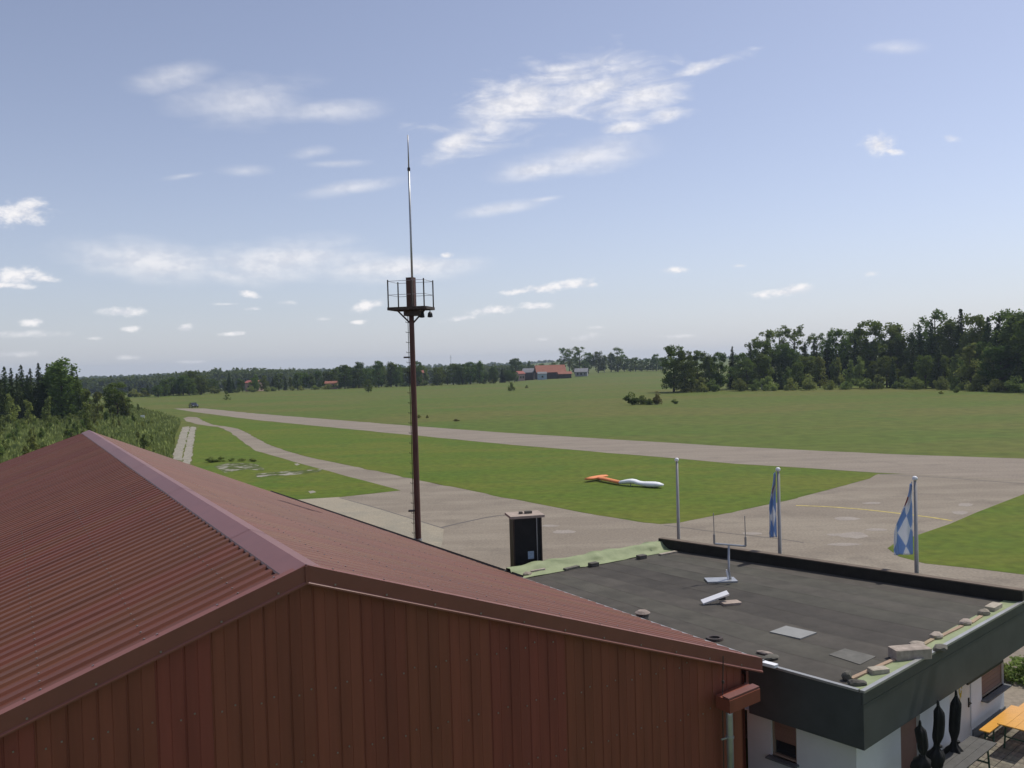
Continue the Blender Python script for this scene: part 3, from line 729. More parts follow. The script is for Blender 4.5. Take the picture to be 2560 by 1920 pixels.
# ------------------------------------------------------------------ things lying on the flat roof
RT = RZ-.035
def stone(name, px, py, size, mt, label, cat='stone', group=None, z=RT, rot=0.0, blocky=False):
    loc = P(px, py, z); rr = random.Random(int(px*3+py)); bm = bmesh.new()
    if blocky:
        bmesh.ops.create_cube(bm, size=1)
        bmesh.ops.bevel(bm, geom=bm.edges[:], offset=.06, segments=1, affect='EDGES')
    else:
        bmesh.ops.create_icosphere(bm, subdivisions=2, radius=.5)
    for v in bm.verts:
        k = .03 if blocky else .13
        v.co *= 1+rr.uniform(-k, k); v.co.x *= size[0]; v.co.y *= size[1]; v.co.z = max(v.co.z, -.36 if not blocky else -1)*size[2]
    zmin = min(v.co.z for v in bm.verts)
    for v in bm.verts: v.co.z -= zmin
    me = bpy.data.meshes.new(name); bm.to_mesh(me); bm.free(); me.materials.append(mt)
    o_ = bpy.data.objects.new(name, me); link(o_); o_.location = loc; o_.rotation_euler = (0, 0, rot); tag(o_, label, cat, group); return o_
def batten(p0, p1, w_, h_, mt, label, z=RT, name='batten', cat='batten', group=None):
    a, b = P(*p0, z), P(*p1, z); mb = MB(); mb.bar(a+UP*h_/2, b+UP*h_/2, w_, h_); o_ = mb.build(name, mt, None, origin=a); tag(o_, label, cat, group); return o_
WA = math.atan2(eAB.y, eAB.x); DA = math.atan2(eDC.y, eDC.x)
G1 = 'stones weighting the green foil along the front edge'; G2 = 'weights on the green foil along the rear edge'
stone('brick', 2484, 1524, (.62,.26,.14), M_STONE, 'long pale brick on green foil, nearest the far right roof corner', 'brick', G1, rot=WA, blocky=True)
stone('stone', 2460, 1538, (.34,.28,.20), M_STONE, 'round stone beside the far brick on the front roof edge', 'stone', G1, rot=.3)
stone('stone', 2414, 1562, (.42,.28,.18), M_STONE, 'flat stone between two pale battens on the front roof edge', 'stone', G1, rot=.6)
stone('stone', 2341, 1596, (.40,.30,.18), M_STONE, 'oval stone at the lower end of the middle batten', 'stone', G1, rot=.5)
stone('stone', 2292, 1618, (.42,.30,.18), M_STONE, 'pale oval stone just behind the large grey block', 'stone', G1, rot=.2)
stone('stone_block', 2276, 1645, (.88,.40,.26), M_STONE, 'large grey stone block, biggest weight on the front roof edge', 'stone', G1, rot=.12, blocky=True)
stone('stone', 2350, 1628, (.52,.30,.20), M_DSTONE, 'dark stone close to the coping beside the large block', 'stone', G1, rot=WA)
stone('stone', 2196, 1684, (.42,.24,.13), M_STONE, 'small flat stone on the wide green foil near the front corner', 'stone', G1, rot=.2, blocky=True)
stone('rubble', 2142, 1714, (.40,.26,.16), M_DSTONE, 'dark lump of rubble at the nearest roof corner', 'rubble', G1, rot=-.3)
stone('rubble', 2117, 1700, (.22,.20,.24), M_DSTONE, 'small upright dark lump at the batten end near the front corner', 'rubble', G1)
batten((2128,1700), (2240,1650), .10, .05, M_WOOD, 'brownish batten running from the front corner to the large block')
batten((2298,1621), (2332,1601), .10, .05, M_WOOD, 'short batten between two oval stones on the front roof edge')
batten((2352,1594), (2405,1568), .10, .05, M_WOOD, 'pale batten in the middle of the front roof edge')
batten((2428,1560), (2453,1543), .10, .05, M_WOOD, 'short pale batten below the far round stone')
stone('brick', 1342, 1431, (.60,.22,.12), M_STONE, 'brownish brick on green foil near the hangar end', 'brick', G2, rot=DA, blocky=True)
batten((1412,1427), (1446,1419), .16, .08, M_DSTONE, 'short dark plank on the lower edge of the rear green foil', cat='plank', name='plank', group=G2)
stone('brick', 1484, 1416, (.34,.22,.14), M_DSTONE, 'small dark brick in the middle of the rear green foil', 'brick', G2, rot=DA, blocky=True)
stone('brick', 1604, 1397, (.34,.22,.14), M_DSTONE, 'small dark brick near the far end of the rear green foil', 'brick', G2, rot=DA, blocky=True)
batten((1650,1389), (1690,1381), .16, .06, M_STONE, 'pale plank at the far corner of the rear green foil', cat='plank', name='plank', group=G2)
stone('stone', 1316, 1438, (.42,.28,.14), M_STONE, 'flat pale stone beside the dark pile at the hangar end', 'stone', G2, rot=DA)
stone('rubble', 1284, 1438, (.85,.45,.24), M_DSTONE, 'dark heap of rubble at the hangar end of the green foil', 'rubble', G2, rot=DA)
batten((1458,1506), (1496,1522), .14, .04, M_STONE, 'pale plank lying on the flat roof by the hangar eave', cat='plank', name='plank')
stone('rubble', 1925, 1648, (.50,.26,.12), M_DSTONE, 'dark grey lump by the end of the hangar eave', 'rubble', rot=.4)
stone('rubble', 1912, 1636, (.42,.16,.10), M_STONE, 'greyish broken tile by the end of the hangar eave', 'rubble', rot=-.5)
stone('brick', 1918, 1664, (.48,.16,.08), M_WHITE, 'small white block on the coping by the hangar eave', 'brick', rot=WA-1.57, blocky=True, z=RZ+.03)
# light rectangular plate
pl = [P(x, y, RT+.02) for x, y in ((1924,1580),(1965,1565),(2042,1582),(2001,1597))]
mb = MB(); mb.prism(pl, RT+.0, RT+.03); o = mb.build('cover_plate', mat('plate_grey', (.25,.25,.235), .6, .08, 2), None, origin=pl[0]); tag(o, 'pale grey rectangular plate lying on the bitumen roof', 'plate')
pl = [P(x, y, RT+.02) for x, y in ((2072,1635),(2112,1620),(2190,1640),(2150,1660))]
mb = MB(); mb.prism(pl, RT+.0, RT+.012); o = mb.build('roofing_patch', mat('patch_grey', (.125,.12,.105), .85, .2, 3), None, origin=pl[0]); tag(o, 'faded bitumen repair patch near the front roof corner', 'patch')
# vent pipe
vb = P(1607, 1556, RT); t = thing('vent_pot', vb, 'stubby round vent pot on the flat roof by the hangar eave', 'vent')
mb = MB(); mb.tube([(0,0,0),(0,0,.24)], .17, 14); mb.build('body', M_DSTONE, t, True); mb = MB(); mb.tube([(0,0,.24),(0,0,.27),(0,0,.33)], [.20,.21,.12], 14); mb.build('cap', M_STONE, t)
vb = P(1786, 1599, RT); t = thing('roof_drain', vb, 'small dark roof drain with ring rim near the eave', 'drain')
mb = MB()
for k in range(16):
    a0, a1 = 2*math.pi*k/16, 2*math.pi*(k+1)/16
    mb.add([(r_*math.cos(q)*1.15, r_*math.sin(q), z_) for q in (a0, a1) for r_, z_ in ((.20,0),(.18,.06),(.12,.06),(.10,.0))], [(0,1,5,4),(1,2,6,5),(2,3,7,6)])
mb.build('rim', M_MASTD, t); mb = MB(); mb.tube([(0,0,.0),(0,0,.015)], .10, 12); mb.build('grate', M_BLACK, t)
# tilted white panel
p0 = P(1757, 1513, RT); t = thing('tilted_panel', p0, 'tilted white panel propped on the flat roof', 'panel')
q1 = P(1822, 1489, RT+.22); ax = (q1-p0); up_ = Vector((0,0,1))
mb = MB(); n_ = Vector((.25,.80,.50)).normalized(); X = ax.normalized(); Y = (n_-X*n_.dot(X)).normalized()
mb.box(Vector((0,0,.05))+X*(ax.length/2)+Y*.05, (ax.length, .16, .06), (X, Y, X.cross(Y))); mb.build('sheet', M_WHITE, t)
mb = MB(); mb.box(X*.62+Vector((0,.05,-.02)), (.2,.10,.08)); mb.build('prop', M_BLACK, t)
stone('slab', 1826, 1510, (.55,.34,.07), M_CAP, 'brown slab beside the tilted white panel', 'slab', rot=.2, blocky=True)
# forked aerial on a foot
ab = P(1824, 1452, RT); t = thing('roof_aerial', ab, 'forked roof aerial with two upright rods on a flat foot', 'aerial')
ztop = zat((ab.x, ab.y), 1362)-RT; sc_ = (ab-CP).dot(Fv)/FPX; X = Vector((1,-.12,-.09)).normalized()
mb = MB(); mb.box((-.28,.0,.03), (.95,.55,.05), None); mb.build('foot', M_STEEL, t)
mb = MB(); mb.tube([(.02,0,.05),(-.02,0,.30),(0,0,ztop)], [.055,.038,.032], 8); mb.build('pole', M_STEEL, t, True)
mb = MB(); mb.tube([(-.04,-.03,.05),(-.09,-.03,.32)], .03, 6); mb.tube([(.0,.05,.03),(-.09,.02,.36)], .015, 6); mb.build('strut', M_WHITE, t)
l_, r_ = -36*sc_, 42*sc_
mb = MB(); mb.tube([(l_,0,ztop+.05),(0,0,ztop-.0),(r_,0,ztop-.06)], .032, 6); mb.build('crossbar', M_STEEL, t)
for xx, z0_ in ((l_, ztop+.05), (r_, ztop-.06)):
    mb = MB(); mb.tube([(xx,0,z0_),(xx,0,z0_+.30)], .036, 6); mb.build('rod_base', M_POLE, t)
    mb = MB(); mb.tube([(xx,0,z0_+.3),(xx-.01,0,z0_+.98)], .015, 5); mb.build('rod', M_POLE, t)

# ------------------------------------------------------------------ dark chimney shaft behind the clubhouse
cx = Dp(1313, 1350, 32.6); t = thing('chimney', flat(cx), 'tall black clad shaft with pale stone cap behind the flat roof', 'chimney')
zt = zat((cx.x, cx.y), 1290); ca, sa_ = math.cos(math.radians(12)), math.sin(math.radians(12)); ax = (Vector((ca,sa_,0)), Vector((-sa_,ca,0)), UP)
mb = MB(); mb.box((0,0,zt/2), (.98,.86,zt), ax); mb.build('shaft', M_BLACK, t)
for a_ in (-1, 1):
    mb = MB(); mb.box(ax[0]*(.505*a_)-ax[1]*.43+UP*(zt/2), (.05,.05,zt-.01), ax); mb.build('corner_trim', M_MASTD, t)
mb = MB(); mb.box((0,0,zt+.045), (1.26,1.06,.09), ax); cap = mb.build('cap', M_CAP, t)
mb = MB(); mb.box(-ax[0]*.14+UP*(zt+.13), (.12,.16,.08), ax); mb.build('cap_brick', M_DSTONE, cap)
mb = MB(); mb.box(ax[0]*.14+UP*(zt+.135), (.26,.16,.09), ax); mb.build('cap_brick', M_DSTONE, cap)
zs = zat((cx.x, cx.y), 1382)
M_STICK = mat('pale_sticker', (.38,.50,.60), .5, .2, 9)
mb = MB(); mb.box(ax[0]*.10-ax[1]*.435+UP*zs, (.22,.012,.28), ax); mb.build('sticker', M_STICK, t)
mb = MB(); mb.box(ax[0]*.34-ax[1]*.45+UP*(zt/2), (.03,.04,zt-.02), ax); mb.build('cable_duct', M_STEEL, t)

# ------------------------------------------------------------------ mast with platform and aerial
MY = 40.0; mb0 = Dp(1046, 1360, MY); mx_, my_ = mb0.x, mb0.y
mast = thing('mast', Vector((mx_, my_, 0)), 'tall rust-brown pole mast with railed platform and whip aerial beside the hangar', 'mast')
zp = zat((mx_, my_), 772); k_ = MY/FPX
mb = MB(); zz = [0, 3, 6, 9, zp-1.0, zp+.05]; mb.tube([(0,0,q) for q in zz], [.145,.14,.135,.125,.115,.11], 16); mb.build('pole', M_MAST, mast, True)
for q in np.arange(1.0, zp-.3, .45):
    mb = MB(); mb.tube([(-.10,-.03,q),(-.26,-.05,q),(-.26,-.05,q+.05)], .013, 5); mb.build('rung', M_MASTD, mast)
mb = MB(); mb.tube([(-.18,-.02,1),(-.16,-.02,zp-.2)], .016, 5); mb.build('climbing_rail', M_MASTD, mast)
for py in (893, 1276):
    q = zat((mx_, my_), py); mb = MB(); mb.box((-.26,-.05,q), (.26,.2,.07)); mb.build('step_bracket', M_MASTD, mast)
hwid = 49*k_; dpt = .62
rot = math.radians(14); px_ = Vector((math.cos(rot), -math.sin(rot), 0)); py_ = Vector((math.sin(rot), math.cos(rot), 0)); axp = (px_, py_, UP)
mb = MB()
for s_ in (-1, 1): mb.box(py_*(s_*dpt)+UP*zp, (2*hwid, .08, .13), axp); mb.box(px_*(s_*hwid)+UP*zp, (.08, 2*dpt-.1, .12), axp)
pf = mb.build('platform_frame', M_MASTD, mast)
for i_ in range(11):
    mb = MB(); mb.box(px_*(-hwid+.1+i_*(2*hwid-.2)/10)+UP*(zp+.03), (.11, 2*dpt-.12, .03), axp); mb.build('grating_bar', M_MASTD, pf)
rh = 68*k_
for sx in (-1, 1):
    for sy in (-1, 1):
        base = px_*(sx*(hwid-.04))+py_*(sy*dpt)+UP*(zp+.06)
        mb = MB(); mb.tube([base, base+UP*rh], .030, 8); mb.build('railing_post', M_MASTD, mast)
for base in (px_*(-hwid*.42)+py_*dpt, px_*(hwid*.30)-py_*dpt):
    mb = MB(); mb.tube([base+UP*(zp+.06), base+UP*(zp+rh)], .030, 8); mb.build('railing_post', M_MASTD, mast)
for q in (.5, 1.0):
    for sy in (-1, 1):
        mb = MB(); mb.tube([px_*(-hwid+.04)+py_*(sy*dpt)+UP*(zp+rh*q), px_*(hwid-.04)+py_*(sy*dpt)+UP*(zp+rh*q)], .011, 6); mb.build('railing', M_STEEL, mast)
    for sx in (-1, 1):
        mb = MB(); mb.tube([px_*(sx*(hwid-.04))-py_*dpt+UP*(zp+rh*q), px_*(sx*(hwid-.04))+py_*dpt+UP*(zp+rh*q)], .011, 6); mb.build('railing', M_STEEL, mast)
ct = zat((mx_, my_), 694)
mb = MB(); mb.box((0.02,0,(zp+.05+ct)/2), (.35,.32,ct-zp-.05), axp); mb.build('cabinet', M_MAST, mast)
z1_, z2_ = zat((mx_, my_), 428), zat((mx_, my_), 340)
ax0 = Vector((.10,-.16,0))
mb = MB(); mb.tube([ax0+UP*(zp+.1), ax0+UP*z1_], [.05,.045], 8); mb.build('aerial_tube', M_STEEL, mast, True)
mb = MB(); mb.tube([ax0+UP*(z1_-.02), ax0+UP*(z1_+.12)], .065, 8); mb.build('aerial_joint', M_MASTD, mast)
mb = MB(); mb.tube([ax0+UP*(z1_+.1), ax0+UP*z2_], [.032,.022], 8); mb.build('aerial_whip', M_POLE, mast, True)
for sx in (-1, 1):
    mb = MB(); mb.bar(px_*(sx*.65)+UP*(zp-.06), px_*(sx*.09)+UP*(zp-.62), .06, .06); mb.build('brace', M_MASTD, mast)
mb = MB(); mb.box(px_*.12+UP*(zp-.2), (.75,.6,.24), axp); mb.build('junction_box', M_MASTD, mast)
for q in (.50, .88):
    mb = MB(); mb.tube([px_*q+UP*(zp-.06), px_*q+UP*(zp-.2)], .02, 6); mb.tube([px_*q+UP*(zp-.17), px_*q+UP*(zp-.24), px_*q+UP*(zp-.40), px_*q+UP*(zp-.42)], [.05,.10,.12,.06], 10); mb.build('floodlight', M_BLACK, mast)
zb_ = zat((mx_, my_), 1349)
mb = MB(); mb.bar(Vector((-.15,-.05,zb_)), Vector((-.15,-.05,zb_))-gv*.75+UP*-.03, .14, .05); mb.tube([(-.0,0,zb_-.05),(0,0,zb_+.05)], .17, 14); mb.build('wall_bracket', M_STEEL, mast)

# ------------------------------------------------------------------ flagpoles and flags
def flagpole(ptop, pbot, y, label, g='aluminium flagpoles behind the flat roof'):
    q = Dp(*pbot, y); zt_ = zat((q.x, q.y), ptop[1]); t_ = thing('flagpole', flat(q), label, 'flagpole', g)
    mb = MB(); mb.tube([(0,0,0),(0,0,zt_*.5),(0,0,zt_-.1)], [.075,.065,.042], 10); mb.build('pole', M_POLE, t_, True)
    mb = MB(); mb.tube([(0,0,zt_-.12),(0,0,zt_-.09),(0,0,zt_-.02),(0,0,zt_+.02)], [.05,.085,.085,.04], 10); mb.build('finial', M_WHITE, t_, True)
    mb = MB(); mb.tube([(.06,-.03,1.1),(.055,-.03,zt_*.6),(.05,-.03,zt_-.2)], .006, 5); mb.build('halyard', M_WHITE, t_)
    mb = MB(); mb.tube([(0,0,0),(0,0,.25)], [.14,.11], 10); mb.build('base', M_STEEL, t_)
    return t_, zt_
f1, z1f = flagpole((1693,1146), (1697,1370), 36.0, 'bare flagpole without a flag, leftmost of the three')
f2, z2f = flagpole((1944,1170), (1950,1412), 31.5, 'middle flagpole carrying the tightly hanging flag')
f3, z3f = flagpole((2296,1192), (2292,1470), 28.6, 'tallest looking flagpole on the right with the open flag')
def flagmat():
    mt = bpy.data.materials.new('lozenge_flag'); mt.use_nodes = True; N, L = mt.node_tree.nodes, mt.node_tree.links; b = N['Principled BSDF']; b.inputs['Roughness'].default_value = .75
    uv = N.new('ShaderNodeUVMap'); mp = N.new('ShaderNodeMapping'); mp.inputs['Rotation'].default_value = (0,0,math.radians(38)); mp.inputs['Scale'].default_value = (2.2,3.3,1); mp.inputs['Location'].default_value = (.13,.2,0)
    L.new(uv.outputs[0], mp.inputs[0]); ck = N.new('ShaderNodeTexChecker'); ck.inputs['Scale'].default_value = 1.0; ck.inputs[1].default_value = (.85,.86,.88,1); ck.inputs[2].default_value = (.34,.48,.72,1)
    L.new(mp.outputs[0], ck.inputs[0])
    vd = N.new('ShaderNodeVectorMath'); vd.operation = 'DISTANCE'; vd.inputs[1].default_value = (.93,.24,0); L.new(uv.outputs[0], vd.inputs[0])
    lt = N.new('ShaderNodeMath'); lt.operation = 'LESS_THAN'; lt.inputs[1].default_value = .07; L.new(vd.outputs['Value'], lt.inputs[0])
    mx2 = N.new('ShaderNodeMix'); mx2.data_type = 'RGBA'; L.new(lt.outputs[0], mx2.inputs[0]); L.new(ck.outputs[0], mx2.inputs[6]); mx2.inputs[7].default_value = (.30,.05,.03,1)
    L.new(mx2.outputs[2], b.inputs['Base Color'])
    tr = N.new('ShaderNodeBsdfTranslucent'); L.new(mx2.outputs[2], tr.inputs[0]); ms = N.new('ShaderNodeMixShader'); ms.inputs[0].default_value = .4
    L.new(b.outputs[0], ms.inputs[1]); L.new(tr.outputs[0], ms.inputs[2]); L.new(ms.outputs[0], N['Material Output'].inputs[0]); return mt
M_FLAG = flagmat()
def flag(pole, ztop, drop, width_fn, label, folds, amp, seed):
    K, J = 40, 24; vs_, fs_, uvs = [], [], []
    loc = Vector(pole.location)
    for i in range(K+1):
        v = i/K
        for j in range(J+1):
            u = j/J; w_ = width_fn(v)
            x = -.09-w_*u; y = amp*(math.sin(u*folds*math.pi+v*1.5+seed)*(.25+.75*u)*(1-.3*v)+.35*math.sin(u*folds*7+v*5+seed*2)*u); z = ztop-drop*v-(.10*u*(1-v))
            vs_.append((x, y, z)); uvs.append((u, v))
    for i in range(K):
        for j in range(J): a_ = i*(J+1)+j; fs_.append((a_, a_+1, a_+J+2, a_+J+1))
    me = bpy.data.meshes.new('flag'); me.from_pydata(vs_, [], fs_); ul = me.uv_layers.new(name='UVMap')
    for l in me.loops: ul.data[l.index].uv = uvs[l.vertex_index]
    me.polygons.foreach_set('use_smooth', [True]*len(me.polygons)); me.materials.append(M_FLAG)
    o_ = bpy.data.objects.new('flag', me); link(o_); o_.location = loc
    sd = o_.modifiers.new('thick', 'SOLIDIFY'); sd.thickness = .006
    tag(o_, label, 'flag'); return o_
def drop_(pole, zt_, py): return zt_-zat((pole.location.x, pole.location.y), py)
k3 = 28.6/FPX
flag(f3, z3f-.15, drop_(f3, z3f, 1386)-.15, lambda v: (.06+ (50*k3-.06)*sst(0, .72, v)), 'blue and white lozenge flag spreading open from the right flagpole', 3.0, .09, .6)
k2 = 31.5/FPX
flag(f2, z2f-.12, drop_(f2, z2f, 1343)-.12, lambda v: (.05+(19*k2-.05)*sst(0, .55, v)), 'narrow blue and white flag hanging folded on the middle flagpole', 5.0, .12, 2.0)

# ------------------------------------------------------------------ landing tee on the lawn
tA, tB = P(1466, 1206), P(1516, 1197); tS = P(1500, 1203); tE = P(1657, 1221); tM = P(1551, 1213)
tee = thing('landing_tee', flat(tM), 'orange and white landing direction tee lying on the mown grass', 'landing marker')
def loft(name, pts, wid, hgt, zc, mt):
    mb = MB(); n = 10; pts = [Vector(p)-flat(tM) for p in pts]
    for i, p in enumerate(pts):
        t_ = (pts[min(i+1, len(pts)-1)]-pts[max(i-1, 0)]); t_.z = 0; t_.normalize(); s_ = Vector((-t_.y, t_.x, 0))
        for k in range(n):
            th = 2*math.pi*k/n; mb.v.append(p+s_*(wid[i]/2*math.cos(th))+UP*(zc[i]+hgt[i]/2*math.sin(th)))
    for i in range(len(pts)-1):
        for k in range(n): mb.f.append((i*n+k, i*n+(k+1)%n, (i+1)*n+(k+1)%n, (i+1)*n+k))
    mb.f.append(tuple(range(n))[::-1]); mb.f.append(tuple((len(pts)-1)*n+k for k in range(n))); return mb.build(name, mt, tee, True)
L5 = lambda a, b, n: [a.lerp(b, i/(n-1)) for i in range(n)]
loft('crossbar', L5(tA, tB, 6), [.45,.7,.75,.75,.7,.45], [.16,.26,.28,.28,.26,.16], [.28]*6, M_ORANGE)
loft('stem_front', L5(tS, tM, 5), [.6,.6,.58,.56,.55], [.26,.28,.28,.28,.28], [.27,.27,.26,.24,.22], M_ORANGE)
loft('stem_rear', L5(tM, tE, 12), [.55,.66,.74,.78,.78,.72,.76,.86,.92,.92,.8,.4], [.28,.34,.38,.40,.38,.34,.36,.42,.46,.46,.38,.18], [.24,.30,.36,.40,.38,.30,.26,.25,.25,.26,.27,.27], M_WCLOTH)
for q in (.25, .75):
    c_ = tM.lerp(tE, q)-flat(tM); mb = MB(); mb.tube([(c_.x, c_.y, 0), (c_.x, c_.y, .2)], .04, 8); mb.build('leg', M_STEEL, tee)
c_ = tS-flat(tM); mb = MB(); mb.tube([(c_.x, c_.y, 0), (c_.x, c_.y, .2)], .04, 8); mb.build('leg', M_STEEL, tee)

# ------------------------------------------------------------------ terrace: pavers, parasols, tables
TE = fe; TN = -fn
pav0 = flat(wA)-fn*.05+fe*(LAB*.25)
me_p = None; nP = 0
pav = MB(); 
for i in range(30):
    for j in range(17):
        c_ = flat(wB)-fe*(4.6-i*.30)-fn*(.25+j*.30)
        q = pr(c_)
        if q[0] > 2640 or q[1] > 1990: continue
        if me_p is None:
            mbp = MB(); mbp.box((0,0,.02), (.285,.285,.05), None); o = mbp.build('paver', M_PAVER, None); me_p = o.data; root_p = thing('terrace_paving', flat(wB), None, None); root_p['kind'] = 'structure'; o.parent = root_p
        else:
            o = bpy.data.objects.new('paver', me_p); link(o, root_p)
        o.location = c_-flat(wB)+UP*random.uniform(0, .006); o.rotation_euler = (0, 0, WA+random.uniform(-.01,.01))
def parasol(px, top_py, bot_py, off, label, seed):
    """closed parasol standing in front of the wall"""
    q = pv(px, top_py, flat(wA)-fn*off, fe); zt_ = q.z; rr = random.Random(seed); r_ = rr
    t_ = thing('parasol', flat(q), label, 'parasol', 'closed black parasols by the clubhouse wall')
    mb = MB(); mb.tube([(0,0,.05),(0,0,zt_-.05)], .022, 8); mb.build('pole', M_STEEL, t_)
    mb = MB(); mb.tube([(0,0,.0),(0,0,.06),(0,0,.07),(0,0,.3)], [.27,.27,.05,.04], 14); mb.build('base', M_PLINTH, t_)
    zbot = zat((q.x, q.y), bot_py); n = 24; rows = 22; mb = MB(); tie = .42
    for i in range(rows+1):
        v = i/rows; z = zt_-.04-(zt_-zbot-.04)*v
        rad = .02+.085*sst(0, .16, v)
        rad *= 1-.5*math.exp(-((v-.66)/.09)**2)
        rad *= 1+.75*sst(.70, .80, v)-.35*sst(.9, 1.0, v)
        for k in range(n):
            th = 2*math.pi*k/n; w_ = 1+.26*math.sin(th*6+seed+v*1.5)+.12*math.sin(th*3+v*4+seed)
            mb.v.append(Vector((rad*w_*math.cos(th)+.10*math.sin(v*3+seed)*v, rad*w_*math.sin(th), z+(.05*math.sin(th*4) if i == rows else 0))))
    for i in range(rows):
        for k in range(n): mb.f.append((i*n+k, i*n+(k+1)%n, (i+1)*n+(k+1)%n, (i+1)*n+k))
    cano = mb.build('canopy', M_PARASOL, t_, True)
    mb = MB(); mb.tube([(0,0,zt_-.06),(0,0,zt_+.01),(0,0,zt_+.05)], [.035,.03,.012], 8); mb.build('finial', M_BLACK, t_)
    zs_ = zt_-.04-(zt_-zbot)*.66; mb = MB(); mb.tube([(.02,0,zs_-.02),(.02,0,zs_+.02)], .06, 14); mb.build('strap', M_BLACK, cano)
parasol(2300, 1806, 1925, .62, 'closed black parasol nearest the brown door', .4)
parasol(2345, 1756, 1915, .66, 'closed black parasol in the middle of the three', 1.9)
parasol(2390, 1730, 1912, .62, 'closed black parasol nearest the white door', 3.3)
def beer_table(c, e, n, L_, w_, h_, top_m, leg_m, label, cat, name, grp=None):
    t_ = thing(name, c, label, cat, grp)
    for s_ in (-1, 0, 1) if w_ > .4 else (0,):
        pw = w_/3 if w_ > .4 else w_
        mb = MB(); mb.box(n*(s_*pw)+UP*(h_-.014), (L_, pw-.006, .028), (e, n, UP)); mb.build('board', top_m, t_)
    for s_ in (-1, 1):
        for k in (-1, 1):
            mb = MB(); mb.bar(e*(s_*L_*.36)+n*(k*w_*.42)+UP*.01, e*(s_*L_*.34)+n*(k*w_*.36)+UP*(h_-.03), .035, .035, up=n); mb.build('leg', leg_m, t_)
        mb = MB(); mb.bar(e*(s_*L_*.35)-n*(w_*.4)+UP*(h_*.45), e*(s_*L_*.35)+n*(w_*.4)+UP*(h_*.45), .03, .03); mb.build('stretcher', leg_m, t_)
    return t_
tp = P(2520, 1822, .76); tc_ = flat(tp)+fe*.75
beer_table(tc_+fe*.55, fe, fn, 2.3, .62, .77, M_TABLE, M_GFRAME, 'orange varnished beer table on the terrace at the right edge', 'table', 'beer_table')
beer_table(tc_+fe*.55-fn*.62, fe, fn, 2.3, .26, .48, M_TABLE, M_GFRAME, 'orange beer bench on the camera side of the orange table', 'bench', 'beer_bench')
beer_table(tc_+fe*.55+fn*.62, fe, fn, 2.3, .26, .48, M_TABLE, M_GFRAME, 'orange beer bench on the wall side of the orange table', 'bench', 'beer_bench')
b2 = P(2425, 1905, .45)
beer_table(flat(b2)-fe*.3, fe, fn, 2.3, .62, .74, M_DKWOOD, M_GFRAME, 'dark grey terrace table in front of the white door', 'table', 'terrace_table')
beer_table(flat(b2)-fe*.3+fn*.6, fe, fn, 2.3, .26, .46, M_DKWOOD, M_GFRAME, 'dark grey bench between grey table and clubhouse wall', 'bench', 'terrace_bench')

# ------------------------------------------------------------------ car on the runway
cpos = P(484, 1019); hd = (P(640,1042)-P(480,1025)); hd.z = 0; hd.normalize(); hn = Vector((-hd.y, hd.x, 0))
car = thing('car', cpos, 'small dark car standing at the far end of the runway', 'car')
def sect(name, prof_, wid, mt, par, zo=0):
    mb = MB(); n = len(prof_)
    for s_ in (-1, 1):
        for x, z in prof_: mb.v.append(hd*x+hn*(s_*wid/2)+UP*(z+zo))
    mb.f = [tuple(range(n)), tuple(range(n, 2*n))[::-1]]+[(i, n+i, n+(i+1)%n, (i+1)%n) for i in range(n)]
    return mb.build(name, mt, par)
sect('body', [(-2.1,.35),(-2.15,.7),(-2.0,.92),(-.9,.98),(1.0,.95),(1.9,.80),(2.15,.6),(2.1,.3)], 1.75, M_CARP, car)
cab = sect('cabin', [(-1.7,.95),(-1.25,1.45),(.25,1.48),(1.0,.96)], 1.5, M_CARP, car)
for s_ in (-1, 1):
    mb = MB(); mb.add([hd*x+hn*(s_*.756)+UP*z for x, z in ((-1.45,1.0),(-1.12,1.38),(.18,1.40),(.75,1.0))], [(0,1,2,3)]); mb.build('window', M_GLASS, car)
    mb = MB(); mb.box(hd*2.13+hn*(s_*.6)+UP*.66, (.06,.3,.14), (hd, hn, UP)); mb.build('headlight', M_WHITE, car)
    for x in (-1.3, 1.3):
        mb = MB(); c_ = hd*x+hn*(s_*.80)+UP*.32; mb.tube([c_-hn*.1, c_+hn*.1], .32, 14); w_ = mb.build('wheel', M_TYRE, car); mb = MB(); mb.tube([c_+hn*(s_*.09), c_+hn*(s_*.11)], .19, 10); mb.build('rim', M_STEEL, w_)
mb = MB(); mb.add([hd*x+hn*y+UP*z for x, y, z in ((1.005,-.62,1.0),(1.005,.62,1.0),(.33,.6,1.44),(.33,-.6,1.44))], [(0,1,2,3)]); mb.build('windscreen', M_GLASS, car)

# ------------------------------------------------------------------ vegetation
def leafcloud(centers, radii_, counts, size, rg, shell=.55, flat_=0.0, gravity=0.0):
    V, F_ = [], []
    tot = int(sum(counts)); ctrs = np.repeat(np.arange(len(centers)), counts)
    d = rg.normal(size=(tot, 3)); d /= np.linalg.norm(d, axis=1)[:, None]
    rad = (shell+(1-shell)*rg.random(tot))[:, None]
    p = np.array(centers)[ctrs]+d*rad*np.array(radii_)[ctrs]
    a = rg.normal(size=(tot, 3)); a[:, 2] *= (1-flat_); a /= np.linalg.norm(a, axis=1)[:, None]
    b = np.cross(a, rg.normal(size=(tot, 3))); b /= np.linalg.norm(b, axis=1)[:, None]
    s_ = (size*(.6+.8*rg.random(tot)))[:, None]
    v = np.stack([p-a*s_, p+b*s_*.6, p+a*s_, p-b*s_*.6], 1).reshape(-1, 3)
    f = np.arange(tot*4).reshape(-1, 4)
    return v, f
